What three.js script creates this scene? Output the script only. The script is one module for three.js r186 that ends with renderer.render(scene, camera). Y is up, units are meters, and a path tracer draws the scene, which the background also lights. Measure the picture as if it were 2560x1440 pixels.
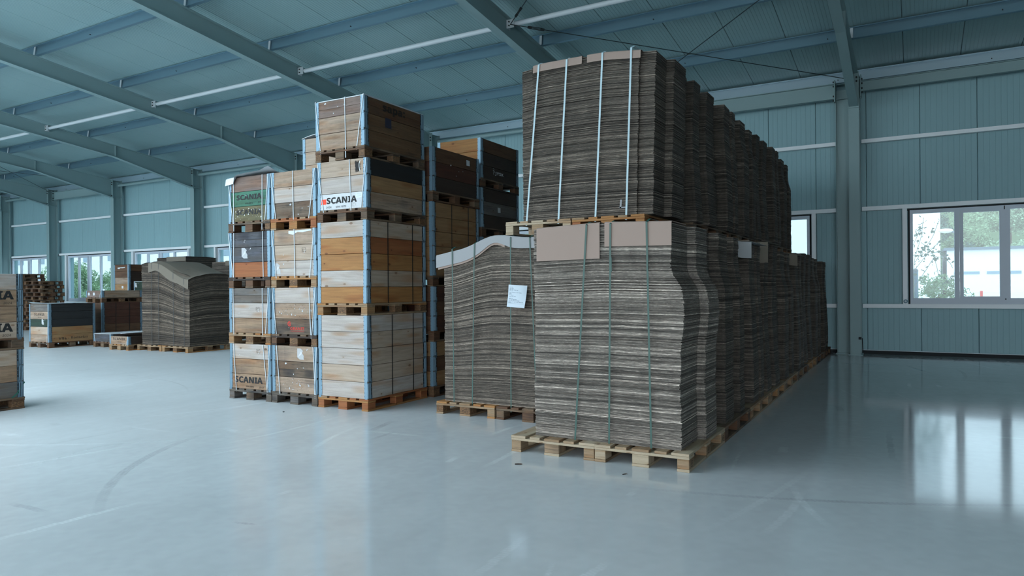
import * as THREE from 'three';
import { mergeGeometries } from 'three/addons/utils/BufferGeometryUtils.js';

// ---------------------------------------------------------------- camera, sky, exposure
const renderer = new THREE.WebGLRenderer();
renderer.toneMapping = THREE.LinearToneMapping;
renderer.toneMappingExposure = 6.6;
renderer.shadowMap.enabled = true;
const scene = new THREE.Scene();
const camera = new THREE.PerspectiveCamera(44.55, 2560 / 1440, 0.1, 600);
camera.position.set(0, 1.457, 0);
camera.quaternion.setFromRotationMatrix(new THREE.Matrix4().makeBasis(
  new THREE.Vector3(0.866773, -0.00859, -0.498629), new THREE.Vector3(0.007459, 0.999963, -0.00426), new THREE.Vector3(0.498647, -0.0000274, 0.866805)));
// overcast daylight: an even, slightly blue cloud cover, a little brighter overhead
{
  const W = 64, H = 32, a = new Float32Array(W * H * 4);
  for (let j = 0; j < H; j++) {
    const el = Math.sin(((j + 0.5) / H - 0.5) * Math.PI), k = el > 0 ? 1.0 + 0.22 * el : 0.5;
    for (let i = 0; i < W; i++) a.set([0.90 * k, 0.985 * k, 1.05 * k, 1], (j * W + i) * 4);
  }
  const sky = new THREE.DataTexture(a, W, H, THREE.RGBAFormat, THREE.FloatType);
  sky.mapping = THREE.EquirectangularReflectionMapping; sky.magFilter = THREE.LinearFilter; sky.needsUpdate = true;
  scene.background = sky;
}

// ---------------------------------------------------------------- small helpers
function rng(seed) { let a = seed >>> 0; return () => { a = (a + 0x6D2B79F5) | 0; let t = Math.imul(a ^ (a >>> 15), 1 | a); t = (t + Math.imul(t ^ (t >>> 7), 61 | t)) ^ t; return ((t ^ (t >>> 14)) >>> 0) / 4294967296; }; }
const R0 = rng(7), rnd = (a, b) => a + (b - a) * R0();
const taken = {};
function numbered(n) { const k = taken[n] = (taken[n] ?? -1) + 1; return k ? n + '_' + String(k).padStart(3, '0') : n; }
function shade(m) { m.castShadow = m.receiveShadow = true; return m; }
function mesh(name, geo, mat, parent) { const m = shade(new THREE.Mesh(geo, mat)); m.name = name; if (parent) parent.add(m); return m; }
function part(name, geo, mat, parent) { return mesh(name, geo, mat, parent); }
function thing(name, label, category, pos, turn = 0, group) {
  const o = new THREE.Group(); o.name = numbered(name); o.position.set(...pos); o.rotation.y = turn;
  o.userData = { label, category }; if (group) o.userData.group = group; scene.add(o); return o;
}
function struct(name, label, geo, mat, pos = [0, 0, 0]) {
  const o = geo ? mesh('', geo, mat) : new THREE.Group();
  o.name = numbered(name); o.position.set(...pos); o.userData = { kind: 'structure' }; if (label) o.userData.label = label; scene.add(o); return o;
}
const move = (g, x, y, z) => g.translate(x, y, z);
function box(w, h, d, x = 0, y = 0, z = 0) { return new THREE.BoxGeometry(w, h, d).translate(x, y, z); }
function cyl(r, h, n = 12, x = 0, y = 0, z = 0, axis = 'y') {
  const g = new THREE.CylinderGeometry(r, r, h, n); if (axis === 'x') g.rotateZ(Math.PI / 2); if (axis === 'z') g.rotateX(Math.PI / 2); return g.translate(x, y, z);
}
const merge = (a) => mergeGeometries(a.map((g) => { const k = g.index ? g.toNonIndexed() : g; for (const n of Object.keys(k.attributes)) if (!['position', 'normal', 'uv'].includes(n)) k.deleteAttribute(n); return k; }));
// a bar between two points
function bar(a, b, r, n = 8) {
  const A = new THREE.Vector3(...a), B = new THREE.Vector3(...b), L = A.distanceTo(B), g = new THREE.CylinderGeometry(r, r, L, n);
  g.applyQuaternion(new THREE.Quaternion().setFromUnitVectors(new THREE.Vector3(0, 1, 0), B.clone().sub(A).normalize()));
  return g.translate((A.x + B.x) / 2, (A.y + B.y) / 2, (A.z + B.z) / 2);
}
// a flat strip that follows points; 'out' is the direction its broad face looks to
function ribbon(pts, width, out, th = 0.0015) {
  const gs = [];
  for (let i = 0; i + 1 < pts.length; i++) {
    const A = new THREE.Vector3(...pts[i]), B = new THREE.Vector3(...pts[i + 1]), d = B.clone().sub(A), L = d.length(); d.normalize();
    let n = new THREE.Vector3(...(Array.isArray(out[0]) ? out[i] : out)); n.addScaledVector(d, -n.dot(d)).normalize();
    const s = new THREE.Vector3().crossVectors(d, n), g = new THREE.BoxGeometry(width, L + th, th);
    g.applyMatrix4(new THREE.Matrix4().makeBasis(s, d, n)).translate((A.x + B.x) / 2, (A.y + B.y) / 2, (A.z + B.z) / 2); gs.push(g);
  }
  return merge(gs);
}
// a box with bevelled edges, grain (u) along its longest side, uv in metres from a random place in the wood
function timber(w, h, d, seed, c = 0.0025) {
  const S = [w / 2, h / 2, d / 2], P = [], N = [], U = [], L = w >= h && w >= d ? 0 : h >= d ? 1 : 2, o1 = [1, 2, 0][L], o2 = [2, 0, 1][L], r = rng(seed), uo = r(), vo = r();
  const put = (pts) => {
    const n = new THREE.Vector3().crossVectors(new THREE.Vector3(...pts[1]).sub(new THREE.Vector3(...pts[0])), new THREE.Vector3(...pts[2]).sub(new THREE.Vector3(...pts[0]))).normalize();
    const cx = pts.reduce((s, p) => s + p[0] * n.x + p[1] * n.y + p[2] * n.z, 0); if (cx < 0) { pts = pts.slice().reverse(); n.negate(); }
    const e = Math.abs(n.getComponent(L)) > 0.8;
    for (let i = 1; i + 1 < pts.length; i++) for (const p of [pts[0], pts[i], pts[i + 1]]) {
      P.push(...p); N.push(n.x, n.y, n.z);
      if (e) U.push(p[o1] * 0.5 + uo, p[o2] * 2 + vo); else U.push(p[L] / 2 + uo, (p[o1] + p[o2] * 0.98) / 1 + vo);
    }
  };
  for (let a = 0; a < 3; a++) {
    const b = (a + 1) % 3, e = (a + 2) % 3, V = (sa, sb, se, ia, ib, ie) => { const p = []; p[a] = sa * (S[a] - ia); p[b] = sb * (S[b] - ib); p[e] = se * (S[e] - ie); return p; };
    for (const s of [-1, 1]) put([V(s, -1, -1, 0, c, c), V(s, 1, -1, 0, c, c), V(s, 1, 1, 0, c, c), V(s, -1, 1, 0, c, c)]);
    for (const sb of [-1, 1]) for (const se of [-1, 1]) put([V(-1, sb, se, c, 0, c), V(1, sb, se, c, 0, c), V(1, sb, se, c, c, 0), V(-1, sb, se, c, c, 0)]);
  }
  for (const x of [-1, 1]) for (const y of [-1, 1]) for (const z of [-1, 1]) put([[x * S[0], y * (S[1] - c), z * (S[2] - c)], [x * (S[0] - c), y * S[1], z * (S[2] - c)], [x * (S[0] - c), y * (S[1] - c), z * S[2]]]);
  const g = new THREE.BufferGeometry();
  g.setAttribute('position', new THREE.Float32BufferAttribute(P, 3)); g.setAttribute('normal', new THREE.Float32BufferAttribute(N, 3)); g.setAttribute('uv', new THREE.Float32BufferAttribute(U, 2));
  return g;
}
const timberCache = new Map();
function plank(w, h, d, variant = 0, c) { const k = [w, h, d, variant, c].join(); if (!timberCache.has(k)) timberCache.set(k, timber(w, h, d, 97 + variant * 31 + Math.round(w * 1000), c)); return timberCache.get(k); }

// ---------------------------------------------------------------- noise and textures
function noise2(seed) {
  const p = new Float32Array(65536), r = rng(seed); for (let i = 0; i < 65536; i++) p[i] = r();
  return (x, y, wx, wy) => { // value noise, wraps at wx, wy
    const xi = Math.floor(x), yi = Math.floor(y), fx = x - xi, fy = y - yi, u = fx * fx * (3 - 2 * fx), v = fy * fy * (3 - 2 * fy), m = (a, n) => ((a % n) + n) % n;
    const at = (a, b) => p[(m(a, wx) * 131 + m(b, wy) * 7919) & 65535];
    return (at(xi, yi) * (1 - u) + at(xi + 1, yi) * u) * (1 - v) + (at(xi, yi + 1) * (1 - u) + at(xi + 1, yi + 1) * u) * v;
  };
}
function dataTex(W, H, f, srgb = true) {
  const a = new Uint8Array(W * H * 4);
  for (let j = 0; j < H; j++) for (let i = 0; i < W; i++) { const c = f(i, j); a[(j * W + i) * 4] = c[0]; a[(j * W + i) * 4 + 1] = c[1]; a[(j * W + i) * 4 + 2] = c[2]; a[(j * W + i) * 4 + 3] = 255; }
  const t = new THREE.DataTexture(a, W, H); t.wrapS = t.wrapT = THREE.RepeatWrapping; t.magFilter = THREE.LinearFilter; if (srgb) t.colorSpace = THREE.SRGBColorSpace; t.needsUpdate = true; return t;
}
const cl = (v) => Math.max(0, Math.min(255, v));
// wood: 2 m along u, 1 m along v; boards take what tone they have from the material's colour
function woodTex(seed, { knots, wear, contrast }) {
  const W = 1024, H = 512, n = noise2(seed), r = rng(seed + 5), K = [];
  for (let i = 0; i < knots; i++) K.push([r() * W, r() * H, 2.5 + r() * r() * 9, 0.3 + r() * 0.7]);
  return dataTex(W, H, (i, j) => {
    let x = i, y = j, kn = 0, red = 0;
    for (const [kx, ky, kr, ks] of K) {
      let dx = Math.abs(i - kx), dy = Math.abs(j - ky); if (dx > W / 2) dx = W - dx; if (dy > H / 2) dy = H - dy;
      const d = Math.hypot(dx / 1.9, dy); if (d < kr * 5) { y += Math.sign(j - ky) * kr * 1.3 * Math.exp(-d / (kr * 1.3)); if (d < kr) kn = Math.max(kn, ks * (0.75 + 0.25 * Math.sin(d * 1.6))); red = Math.max(red, ks * 0.5 * Math.exp(-d / kr / 1.1)); }
    }
    const g1 = n(x / 128, y / 3, 8, 171), g2 = n(x / 64 + 50, y / 9, 16, 57), g3 = n(x / 256, y / 32, 4, 16), f = n(i / 2, j / 2, 512, 256);
    const ring = Math.sin((y / 11 + 5 * g3 + g2 * 1.2) * 2.2);
    let v = 1 - contrast * (0.16 * g1 + 0.12 * g2 + 0.14 * g3 + 0.05 * ring) - 0.05 * f;
    const hw = Math.max(0, n(x / 170 + 3, y / 26 + 7, 6, 20) - 0.52) * 1.5; let rr = v * (1 - hw * 0.08), gg = v * (1 - 0.05 * contrast * g3 - hw * 0.22), bb = v * (1 - 0.13 * contrast * (g3 * 0.6 + g2 * 0.4) - hw * 0.34);
    if (wear) { const s = n(x / 40, y / 2, 26, 256), s2 = n(i / 90 + 9, j / 60 + 3, 11, 8), st = Math.max(0, s - 0.66) * 1.6 * wear, bl = Math.max(0, s2 - 0.5) * 1.1 * wear; rr *= 1 - st - bl; gg *= 1 - st * 0.95 - bl * 0.95; bb *= 1 - st * 0.85 - bl * 0.8; }
    rr *= 1 - red * 0.25; gg *= 1 - red * 0.5; bb *= 1 - red * 0.75; const k = 1 - kn * 0.5; rr *= k; gg *= k * (1 - kn * 0.15); bb *= k * (1 - kn * 0.25);
    return [cl(rr * 255), cl(gg * 255), cl(bb * 255)];
  });
}
const woodTexs = { clean: woodTex(11, { knots: 12, wear: 0, contrast: 0.42 }), worn: woodTex(23, { knots: 6, wear: 0.3, contrast: 0.55 }), dirty: woodTex(37, { knots: 4, wear: 0.75, contrast: 0.7 }) };
const TONES = {
  pale: ['clean', 0xdcc6ae], cream: ['clean', 0xe2d8cd], honey: ['clean', 0xcb9152], orange: ['clean', 0xbd7440], tan: ['clean', 0xc29766], sand: ['worn', 0xcfb59b],
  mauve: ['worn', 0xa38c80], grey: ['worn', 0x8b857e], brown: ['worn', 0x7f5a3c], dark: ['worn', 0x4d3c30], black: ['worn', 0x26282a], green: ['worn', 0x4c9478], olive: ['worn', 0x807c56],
  slate: ['dirty', 0x666b75], forest: ['worn', 0x1f4634], white: ['worn', 0xdcdcd6], rust: ['worn', 0x6b3f2a], soot: ['dirty', 0x8f7b66], pallet: ['worn', 0xc7a882], palletnew: ['clean', 0xdac6a6], palletold: ['dirty', 0x9a8064], palletgrey: ['dirty', 0x82786c], clay: ['worn', 0xc6a584], tanShaded: ['worn', 0x8d6a48], chip: ['chip', 0x9b7652],
};
const chipTex = (() => { const n = noise2(51); return dataTex(256, 256, (i, j) => { const v = 0.55 + 0.45 * n(i / 5, j / 5, 51, 51) * (0.6 + 0.8 * n(i / 11 + 3, j / 9, 23, 28)); return [cl(v * 255), cl(v * 246), cl(v * 230)]; }); })();
chipTex.repeat.set(3, 3);
const woodMats = {};
function wood(tone) {
  if (!woodMats[tone]) {
    const [p, c] = TONES[tone], map = p === 'chip' ? chipTex : woodTexs[p];
    woodMats[tone] = new THREE.MeshStandardMaterial({ color: new THREE.Color(c).multiply(new THREE.Color(0.57, 0.585, 0.63)), map, roughness: 0.78, bumpMap: map, bumpScale: 0.0007 });
  }
  return woodMats[tone];
}
const std = (color, roughness = 0.6, metalness = 0, extra = {}) => new THREE.MeshStandardMaterial({ color, roughness, metalness, ...extra });
const zincTex = (() => { const n = noise2(77); return dataTex(256, 256, (i, j) => { const a = n(i / 9, j / 9, 28, 28), b = n(i / 3, j / 3, 85, 85), v = 0.82 + 0.1 * a + 0.08 * b; return [cl(v * 240), cl(v * 250), cl(v * 255)]; }); })();
const M = {
  wall: std(0x84a7ae, 0.55), roof: std(0x83a0a3, 0.36), steel: std(0x809a9d, 0.5), gable: std(0x566467, 0.7), zinc: std(0x6c8b9a, 0.42, 0.6), eave: std(0xaec5d2, 0.38, 0.5), hinge: std(0x7f9aab, 0.45, 0.35, { map: zincTex, vertexColors: true }),
  girt: std(0xe2e8ec, 0.45), tube: std(0xbcc6cc, 0.5), bolt: std(0x23282a, 0.6, 0.3), cable: std(0x2b383b, 0.5, 0.3), frame: std(0xb9c3cf, 0.45), gasket: std(0x14191c, 0.8),
  glass: new THREE.MeshPhysicalMaterial({ color: 0xbcc6ca, roughness: 0, transmission: 1, thickness: 0, ior: 1.5 }),
  skyglass: new THREE.MeshPhysicalMaterial({ color: 0xf0f6f8, roughness: 0, transmission: 1, thickness: 0, ior: 1.3 }),
  strapWhite: std(0xaab4bb, 0.5), strapTeal: std(0x22463f, 0.45), strapBlack: std(0x121314, 0.5), strapPale: std(0x9fb6bf, 0.45), plastic: std(0xb9c0c6, 0.5), plasticDark: std(0x2b2f33, 0.6),
  kraft: std(0x8c7b72, 0.85), kraftPale: std(0x888a8d, 0.8), kraftDull: std(0x6a6359, 0.85), conc: std(0xb9bbb8, 0.9), flash: std(0xaebbc2, 0.5, 0.2), dark: std(0x1b2226, 0.8),
};

// ---------------------------------------------------------------- the hall
const COL = [-36.15, -32.14, -27.42, -22.5, -17.3, -11.95, -6.55, -1.1, 4.4], XL = -40.5, XR = 9.4, ZB = -16.67, ZF = 8.6, ZR = -4;
const SL = 0.125, ANG = Math.atan(SL), rafterTop = (z) => 5.83 + SL * (z + 16.15), roofAt = (z) => rafterTop(z) + 0.225;
// a ribbed sheet of a sandwich panel: width along x, length along y, its face to +z
function panelGeo(w, len, pitch, th = 0.06) {
  const s = new THREE.Shape(), x0 = -w / 2, n = Math.round(w / pitch); s.moveTo(x0, 0.006); s.lineTo(x0 + 0.008, 0);
  for (let i = 1; i < n; i++) { const x = x0 + (w * i) / n; s.lineTo(x - 0.005, 0); s.lineTo(x - 0.002, 0.0028); s.lineTo(x + 0.002, 0.0028); s.lineTo(x + 0.005, 0); }
  s.lineTo(-x0 - 0.008, 0); s.lineTo(-x0, 0.006); s.lineTo(-x0, th); s.lineTo(x0, th); s.closePath();
  return new THREE.ExtrudeGeometry(s, { depth: len, bevelEnabled: false }).rotateX(-Math.PI / 2);
}
// floor: sealed concrete, worn by wheels
{
  const n = noise2(3), n2 = noise2(4), W = 2048, S = 26, streaks = [], r = rng(99);
  for (let i = 0; i < 620; i++) { const a = (r() < 0.25 ? 0.05 : 1.5) + (r() - 0.5) * 0.5, dark = r() < 0.36; streaks.push([r() * W, r() * W, a, 12 + r() * r() * 260, dark ? -(14 + r() * 40) : 14 + r() * 34, 0.6 + r() * 1.6, (r() - 0.5) * 0.004]); }
  const add = new Float32Array(W * W);
  for (const [x, y, a, L, v, wd, curve] of streaks) for (let t = 0; t < L; t += 0.7) {
    const an = a + curve * t, px = x + Math.cos(an) * t, py = y + Math.sin(an) * t, k = v * Math.sin((Math.PI * t) / L) * (0.5 + 0.5 * n(px / 7, py / 7, 292, 292));
    for (let q = -Math.ceil(wd); q <= wd; q++) { const ix = ((Math.round(px - Math.sin(an) * q) % W) + W) % W, iy = ((Math.round(py + Math.cos(an) * q) % W) + W) % W; add[iy * W + ix] += k * 0.35; }
  }
  const map = dataTex(W, W, (i, j) => {
    const big = n(i / 170, j / 170, 12, 12), mid = n2(i / 40, j / 22, 51, 93), fine = n(i / 4, j / 4, 512, 512), sw = n2(i / 9, j / 200, 227, 10);
    const v = 222 + 9 * (big - 0.5) + 4 * (mid - 0.5) + 5 * (sw - 0.5) + 6 * (fine - 0.5) + Math.max(-60, Math.min(30, add[j * W + i]));
    return [cl(v * 0.985), cl(v), cl(v * 1.008)];
  });
  const rough = dataTex(1024, 1024, (i, j) => { const x = (i / 1024 < 0.2 ? i / 1024 : i / 1024 - 1) * 52, dusty = Math.max(0, Math.min(1, (-2.5 - x) / 7)), v = 22 + 95 * dusty * (0.8 + 0.3 * n(i / 60, j / 60, 17, 17)) + 8 * n2(i / 30, j / 13, 34, 78) + 6 * n(i / 140, j / 140, 7, 7); return [cl(v), cl(v), cl(v)]; }, false);
  rough.repeat.set(0.5, 0.5); // dusty on the far side, polished by the aisle
  const m = new THREE.MeshPhysicalMaterial({ color: 0xd3d6d8, map, roughness: 0.9, roughnessMap: rough, ior: 1.5 });
  const g = new THREE.BoxGeometry(XR - XL + 0.6, 0.2, ZF - ZB + 0.6), uv = g.attributes.uv, p = g.attributes.position;
  g.translate((XL + XR) / 2, -0.1, (ZF + ZB) / 2);
  for (let i = 0; i < uv.count; i++) uv.setXY(i, p.getX(i) / S, p.getZ(i) / S);
  struct('floor', 'smooth sealed pale grey concrete floor with scuffs and window reflections', g, m);
}
// the long window wall: a backing, and ribbed panels with open joints
const WIN = [[-36.12, -33.05], [-31.45, -28.25], [-26.68, -23.4], [-21.72, -18.45], [-16.3, -13.05], [-10.95, -7.7], [-5.3, -2.02], [-0.11, 3.16], [5.4, 8.65]], WY = [1.05, 2.985];
{
  const zb = ZB - 0.06, th = 0.12, gs = [box(XR - XL + 0.6, WY[0] + 0.2, th, (XL + XR) / 2, (WY[0] - 0.2) / 2, zb - th / 2), box(XR - XL + 0.6, 6.3 - WY[1], th, (XL + XR) / 2, (6.3 + WY[1]) / 2, zb - th / 2)];
  let x = XL - 0.3; for (const [a, b] of [...WIN, [XR + 0.3, 0]]) { gs.push(box(a - x, WY[1] - WY[0], th, (a + x) / 2, (WY[0] + WY[1]) / 2, zb - th / 2)); x = b; }
  const wall = struct('wall_back', 'long wall of pale blue grey ribbed panels with a row of windows', merge(gs), M.wall);
  const cache = {}, put = (x0, x1, y0, y1) => {
    const w = x1 - x0 - 0.008; if (w < 0.04) return; const k = w.toFixed(3) + '_' + (y1 - y0).toFixed(3);
    const m = part('wall_panel', (cache[k] ??= panelGeo(w, y1 - y0, 0.0985)), M.wall, wall); m.position.set((x0 + x1) / 2, y0, ZB);
  };
  const J = []; for (let k = -42; k < 11; k++) { const a = 0.082 + k * 0.985; if (a + 0.985 > XL && a < XR) J.push([Math.max(a, XL), Math.min(a + 0.985, XR)]); }
  for (const [a, b] of J) {
    put(a, b, 0.08, WY[0]); put(a, b, WY[1], 6.0);
    let s = a; for (const [w0, w1] of WIN) { if (w1 <= s || w0 >= b) continue; if (w0 > s) put(s, w0, WY[0], WY[1]); s = Math.max(s, w1); } if (s < b) put(s, b, WY[0], WY[1]);
  }
  const t = struct('baseboard_back', 'thin pale metal flashing along the foot of the window wall', merge(Array.from({ length: 13 }, (_, i) => box(3.85, 0.012, 0.05, XL + 1.9 + i * 3.86, 0.083, ZB + 0.035))), M.flash);
  part('shadow_gap', box(XR - XL, 0.078, 0.02, (XL + XR) / 2, 0.039, ZB - 0.02), M.dark, t);  // dark strip painted for the shaded gap under the flashing
}
// windows: four lights each, the second one a sash that opens
WIN.forEach(([a, b], n) => {
  const g = struct('window_' + (n + 1), 'four light window with pale grey frame in the long wall'); g.position.set(a, WY[0], ZB + 0.03); g.name = 'window_' + (n + 1);
  const W = b - a, H = WY[1] - WY[0], f = 0.055, q = W / 4, glassY = [0.13, H - 0.075];
  const fr = [box(W, 0.13, 0.075, W / 2, 0.065), box(W, 0.075, 0.075, W / 2, H - 0.0375), box(f, H - 0.205, 0.075, f / 2, H / 2 + 0.0275), box(f, H - 0.205, 0.075, W - f / 2, H / 2 + 0.0275)];
  for (const k of [1, 2, 3]) fr.push(box(k === 2 ? 0.11 : 0.085, H - 0.205, 0.0745, q * k, H / 2 + 0.0275));
  part('frame', merge(fr), M.frame, g);
  part('gasket', merge([box(W + 0.09, 0.03, 0.03, W / 2, H + 0.012, -0.01), box(0.03, H, 0.03, -0.014, H / 2, -0.01), box(0.03, H, 0.03, W + 0.014, H / 2, -0.01)]), M.gasket, g);
  for (const k of [0, 2, 3]) part('pane', box(q - 0.07, glassY[1] - glassY[0], 0.006, q * (k + 0.5), (glassY[0] + glassY[1]) / 2), M.glass, g);
  const s0 = q + 0.045, s1 = 2 * q - 0.055, y0 = 0.1, y1 = H - 0.045, sw = 0.062;
  const s = part('sash', merge([box(s1 - s0, sw, 0.05, (s0 + s1) / 2, y0 + sw / 2, 0.03), box(s1 - s0, sw, 0.05, (s0 + s1) / 2, y1 - sw / 2, 0.03), box(sw, y1 - y0 - 2 * sw, 0.05, s0 + sw / 2, (y0 + y1) / 2, 0.03), box(sw, y1 - y0 - 2 * sw, 0.05, s1 - sw / 2, (y0 + y1) / 2, 0.03)]), M.frame, g);
  part('pane', box(s1 - s0 - 0.1, y1 - y0 - 0.1, 0.006, (s0 + s1) / 2, (y0 + y1) / 2, 0.028), M.glass, s);
  if (n === 7) part('hinge_cover', merge([box(0.014, 0.07, 0.02, s1 + 0.02, y1 + 0.0, 0.05), cyl(0.011, 0.03, 10, s1 + 0.03, y0 + 0.01, 0.05, 'z')]), M.dark, g);
});
// steel frames
function bolts(list, r = 0.018) { return merge(list.map(([x, y, z, ax]) => cyl(r, 0.03, 8, x, y, z, ax || 'x'))); }
COL.forEach((x, i) => {
  const c = struct('steel_column', ['', 'second', 'third', 'fourth', 'fifth', 'sixth', 'seventh', 'last'][i] ? 'grey steel column standing against the long wall' : 'grey steel column by the corner of the long wall', null, null, [x, 0, -16.33]);
  part('web', box(0.012, 5.8, 0.33, 0, 2.9, 0), M.steel, c);
  part('flange', box(0.2, 5.2, 0.016, 0, 2.6, 0.172), M.steel, c); part('flange', box(0.2, 5.85, 0.016, 0, 2.925, -0.172), M.steel, c);
  part('base_plate', box(0.26, 0.02, 0.42, 0, 0.01, 0), M.steel, c);
  part('head_stiffener', merge([box(0.19, 0.014, 0.33, 0, 5.16), box(0.19, 0.014, 0.33, 0, 5.82)]), M.steel, c);
  const r = struct('roof_rafter', 'grey steel rafter with a deeper haunch at its wall end', null, null, [x, 0, 0]);
  const yb = (z) => (z < -13.35 ? 5.15 + ((z + 16.15) / 2.8) * 0.66 : 5.81 + (z + 13.35) * 0.1255);
  const sh = new THREE.Shape(); sh.moveTo(16.13, yb(-16.13)); sh.lineTo(13.35, yb(-13.35)); sh.lineTo(-ZR, yb(ZR)); sh.lineTo(-ZR, rafterTop(ZR)); sh.lineTo(16.13, rafterTop(-16.13)); sh.closePath();
  part('web', new THREE.ExtrudeGeometry(sh, { depth: 0.01, bevelEnabled: false }).rotateY(Math.PI / 2).translate(-0.005, 0, 0), M.steel, r);
  const fl = (z0, y0, z1, y1, w = 0.17) => { const L = Math.hypot(z1 - z0, y1 - y0); return new THREE.BoxGeometry(w, 0.014, L).rotateX(-Math.atan2(y1 - y0, z1 - z0)).translate(0, (y0 + y1) / 2, (z0 + z1) / 2); };
  part('flange', fl(-16.13, rafterTop(-16.13), ZR, rafterTop(ZR)), M.steel, r);
  part('flange', fl(-13.35, yb(-13.35), ZR, yb(ZR)), M.steel, r);
  part('flange', fl(-16.13, yb(-16.13), -13.33, yb(-13.33)), M.steel, r);
  part('stiffener', merge([box(0.16, rafterTop(-13.35) - yb(-13.35), 0.012, 0, (rafterTop(-13.35) + yb(-13.35)) / 2, -13.35)]), M.steel, r);
  part('end_plate', box(0.2, 0.74, 0.022, 0, 5.49, -16.132), M.steel, r);
  part('bolt', bolts([[0.06, 5.74, -16.11, 'z'], [0.06, 5.66, -16.11, 'z'], [0.06, 5.22, -16.11, 'z'], [-0.06, 5.74, -16.11, 'z'], [-0.06, 5.66, -16.11, 'z'], [-0.06, 5.22, -16.11, 'z']]), M.bolt, r);
  for (const z of [-14.5, -12.48, -10.4, -8.42, -6.4]) { const k = part('purlin_cleat', new THREE.BoxGeometry(0.05, 0.19, 0.012).translate(0.03, 0.1, 0.03).rotateX(-ANG).translate(0.06, rafterTop(z), z), M.tube, r); }
});
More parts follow.
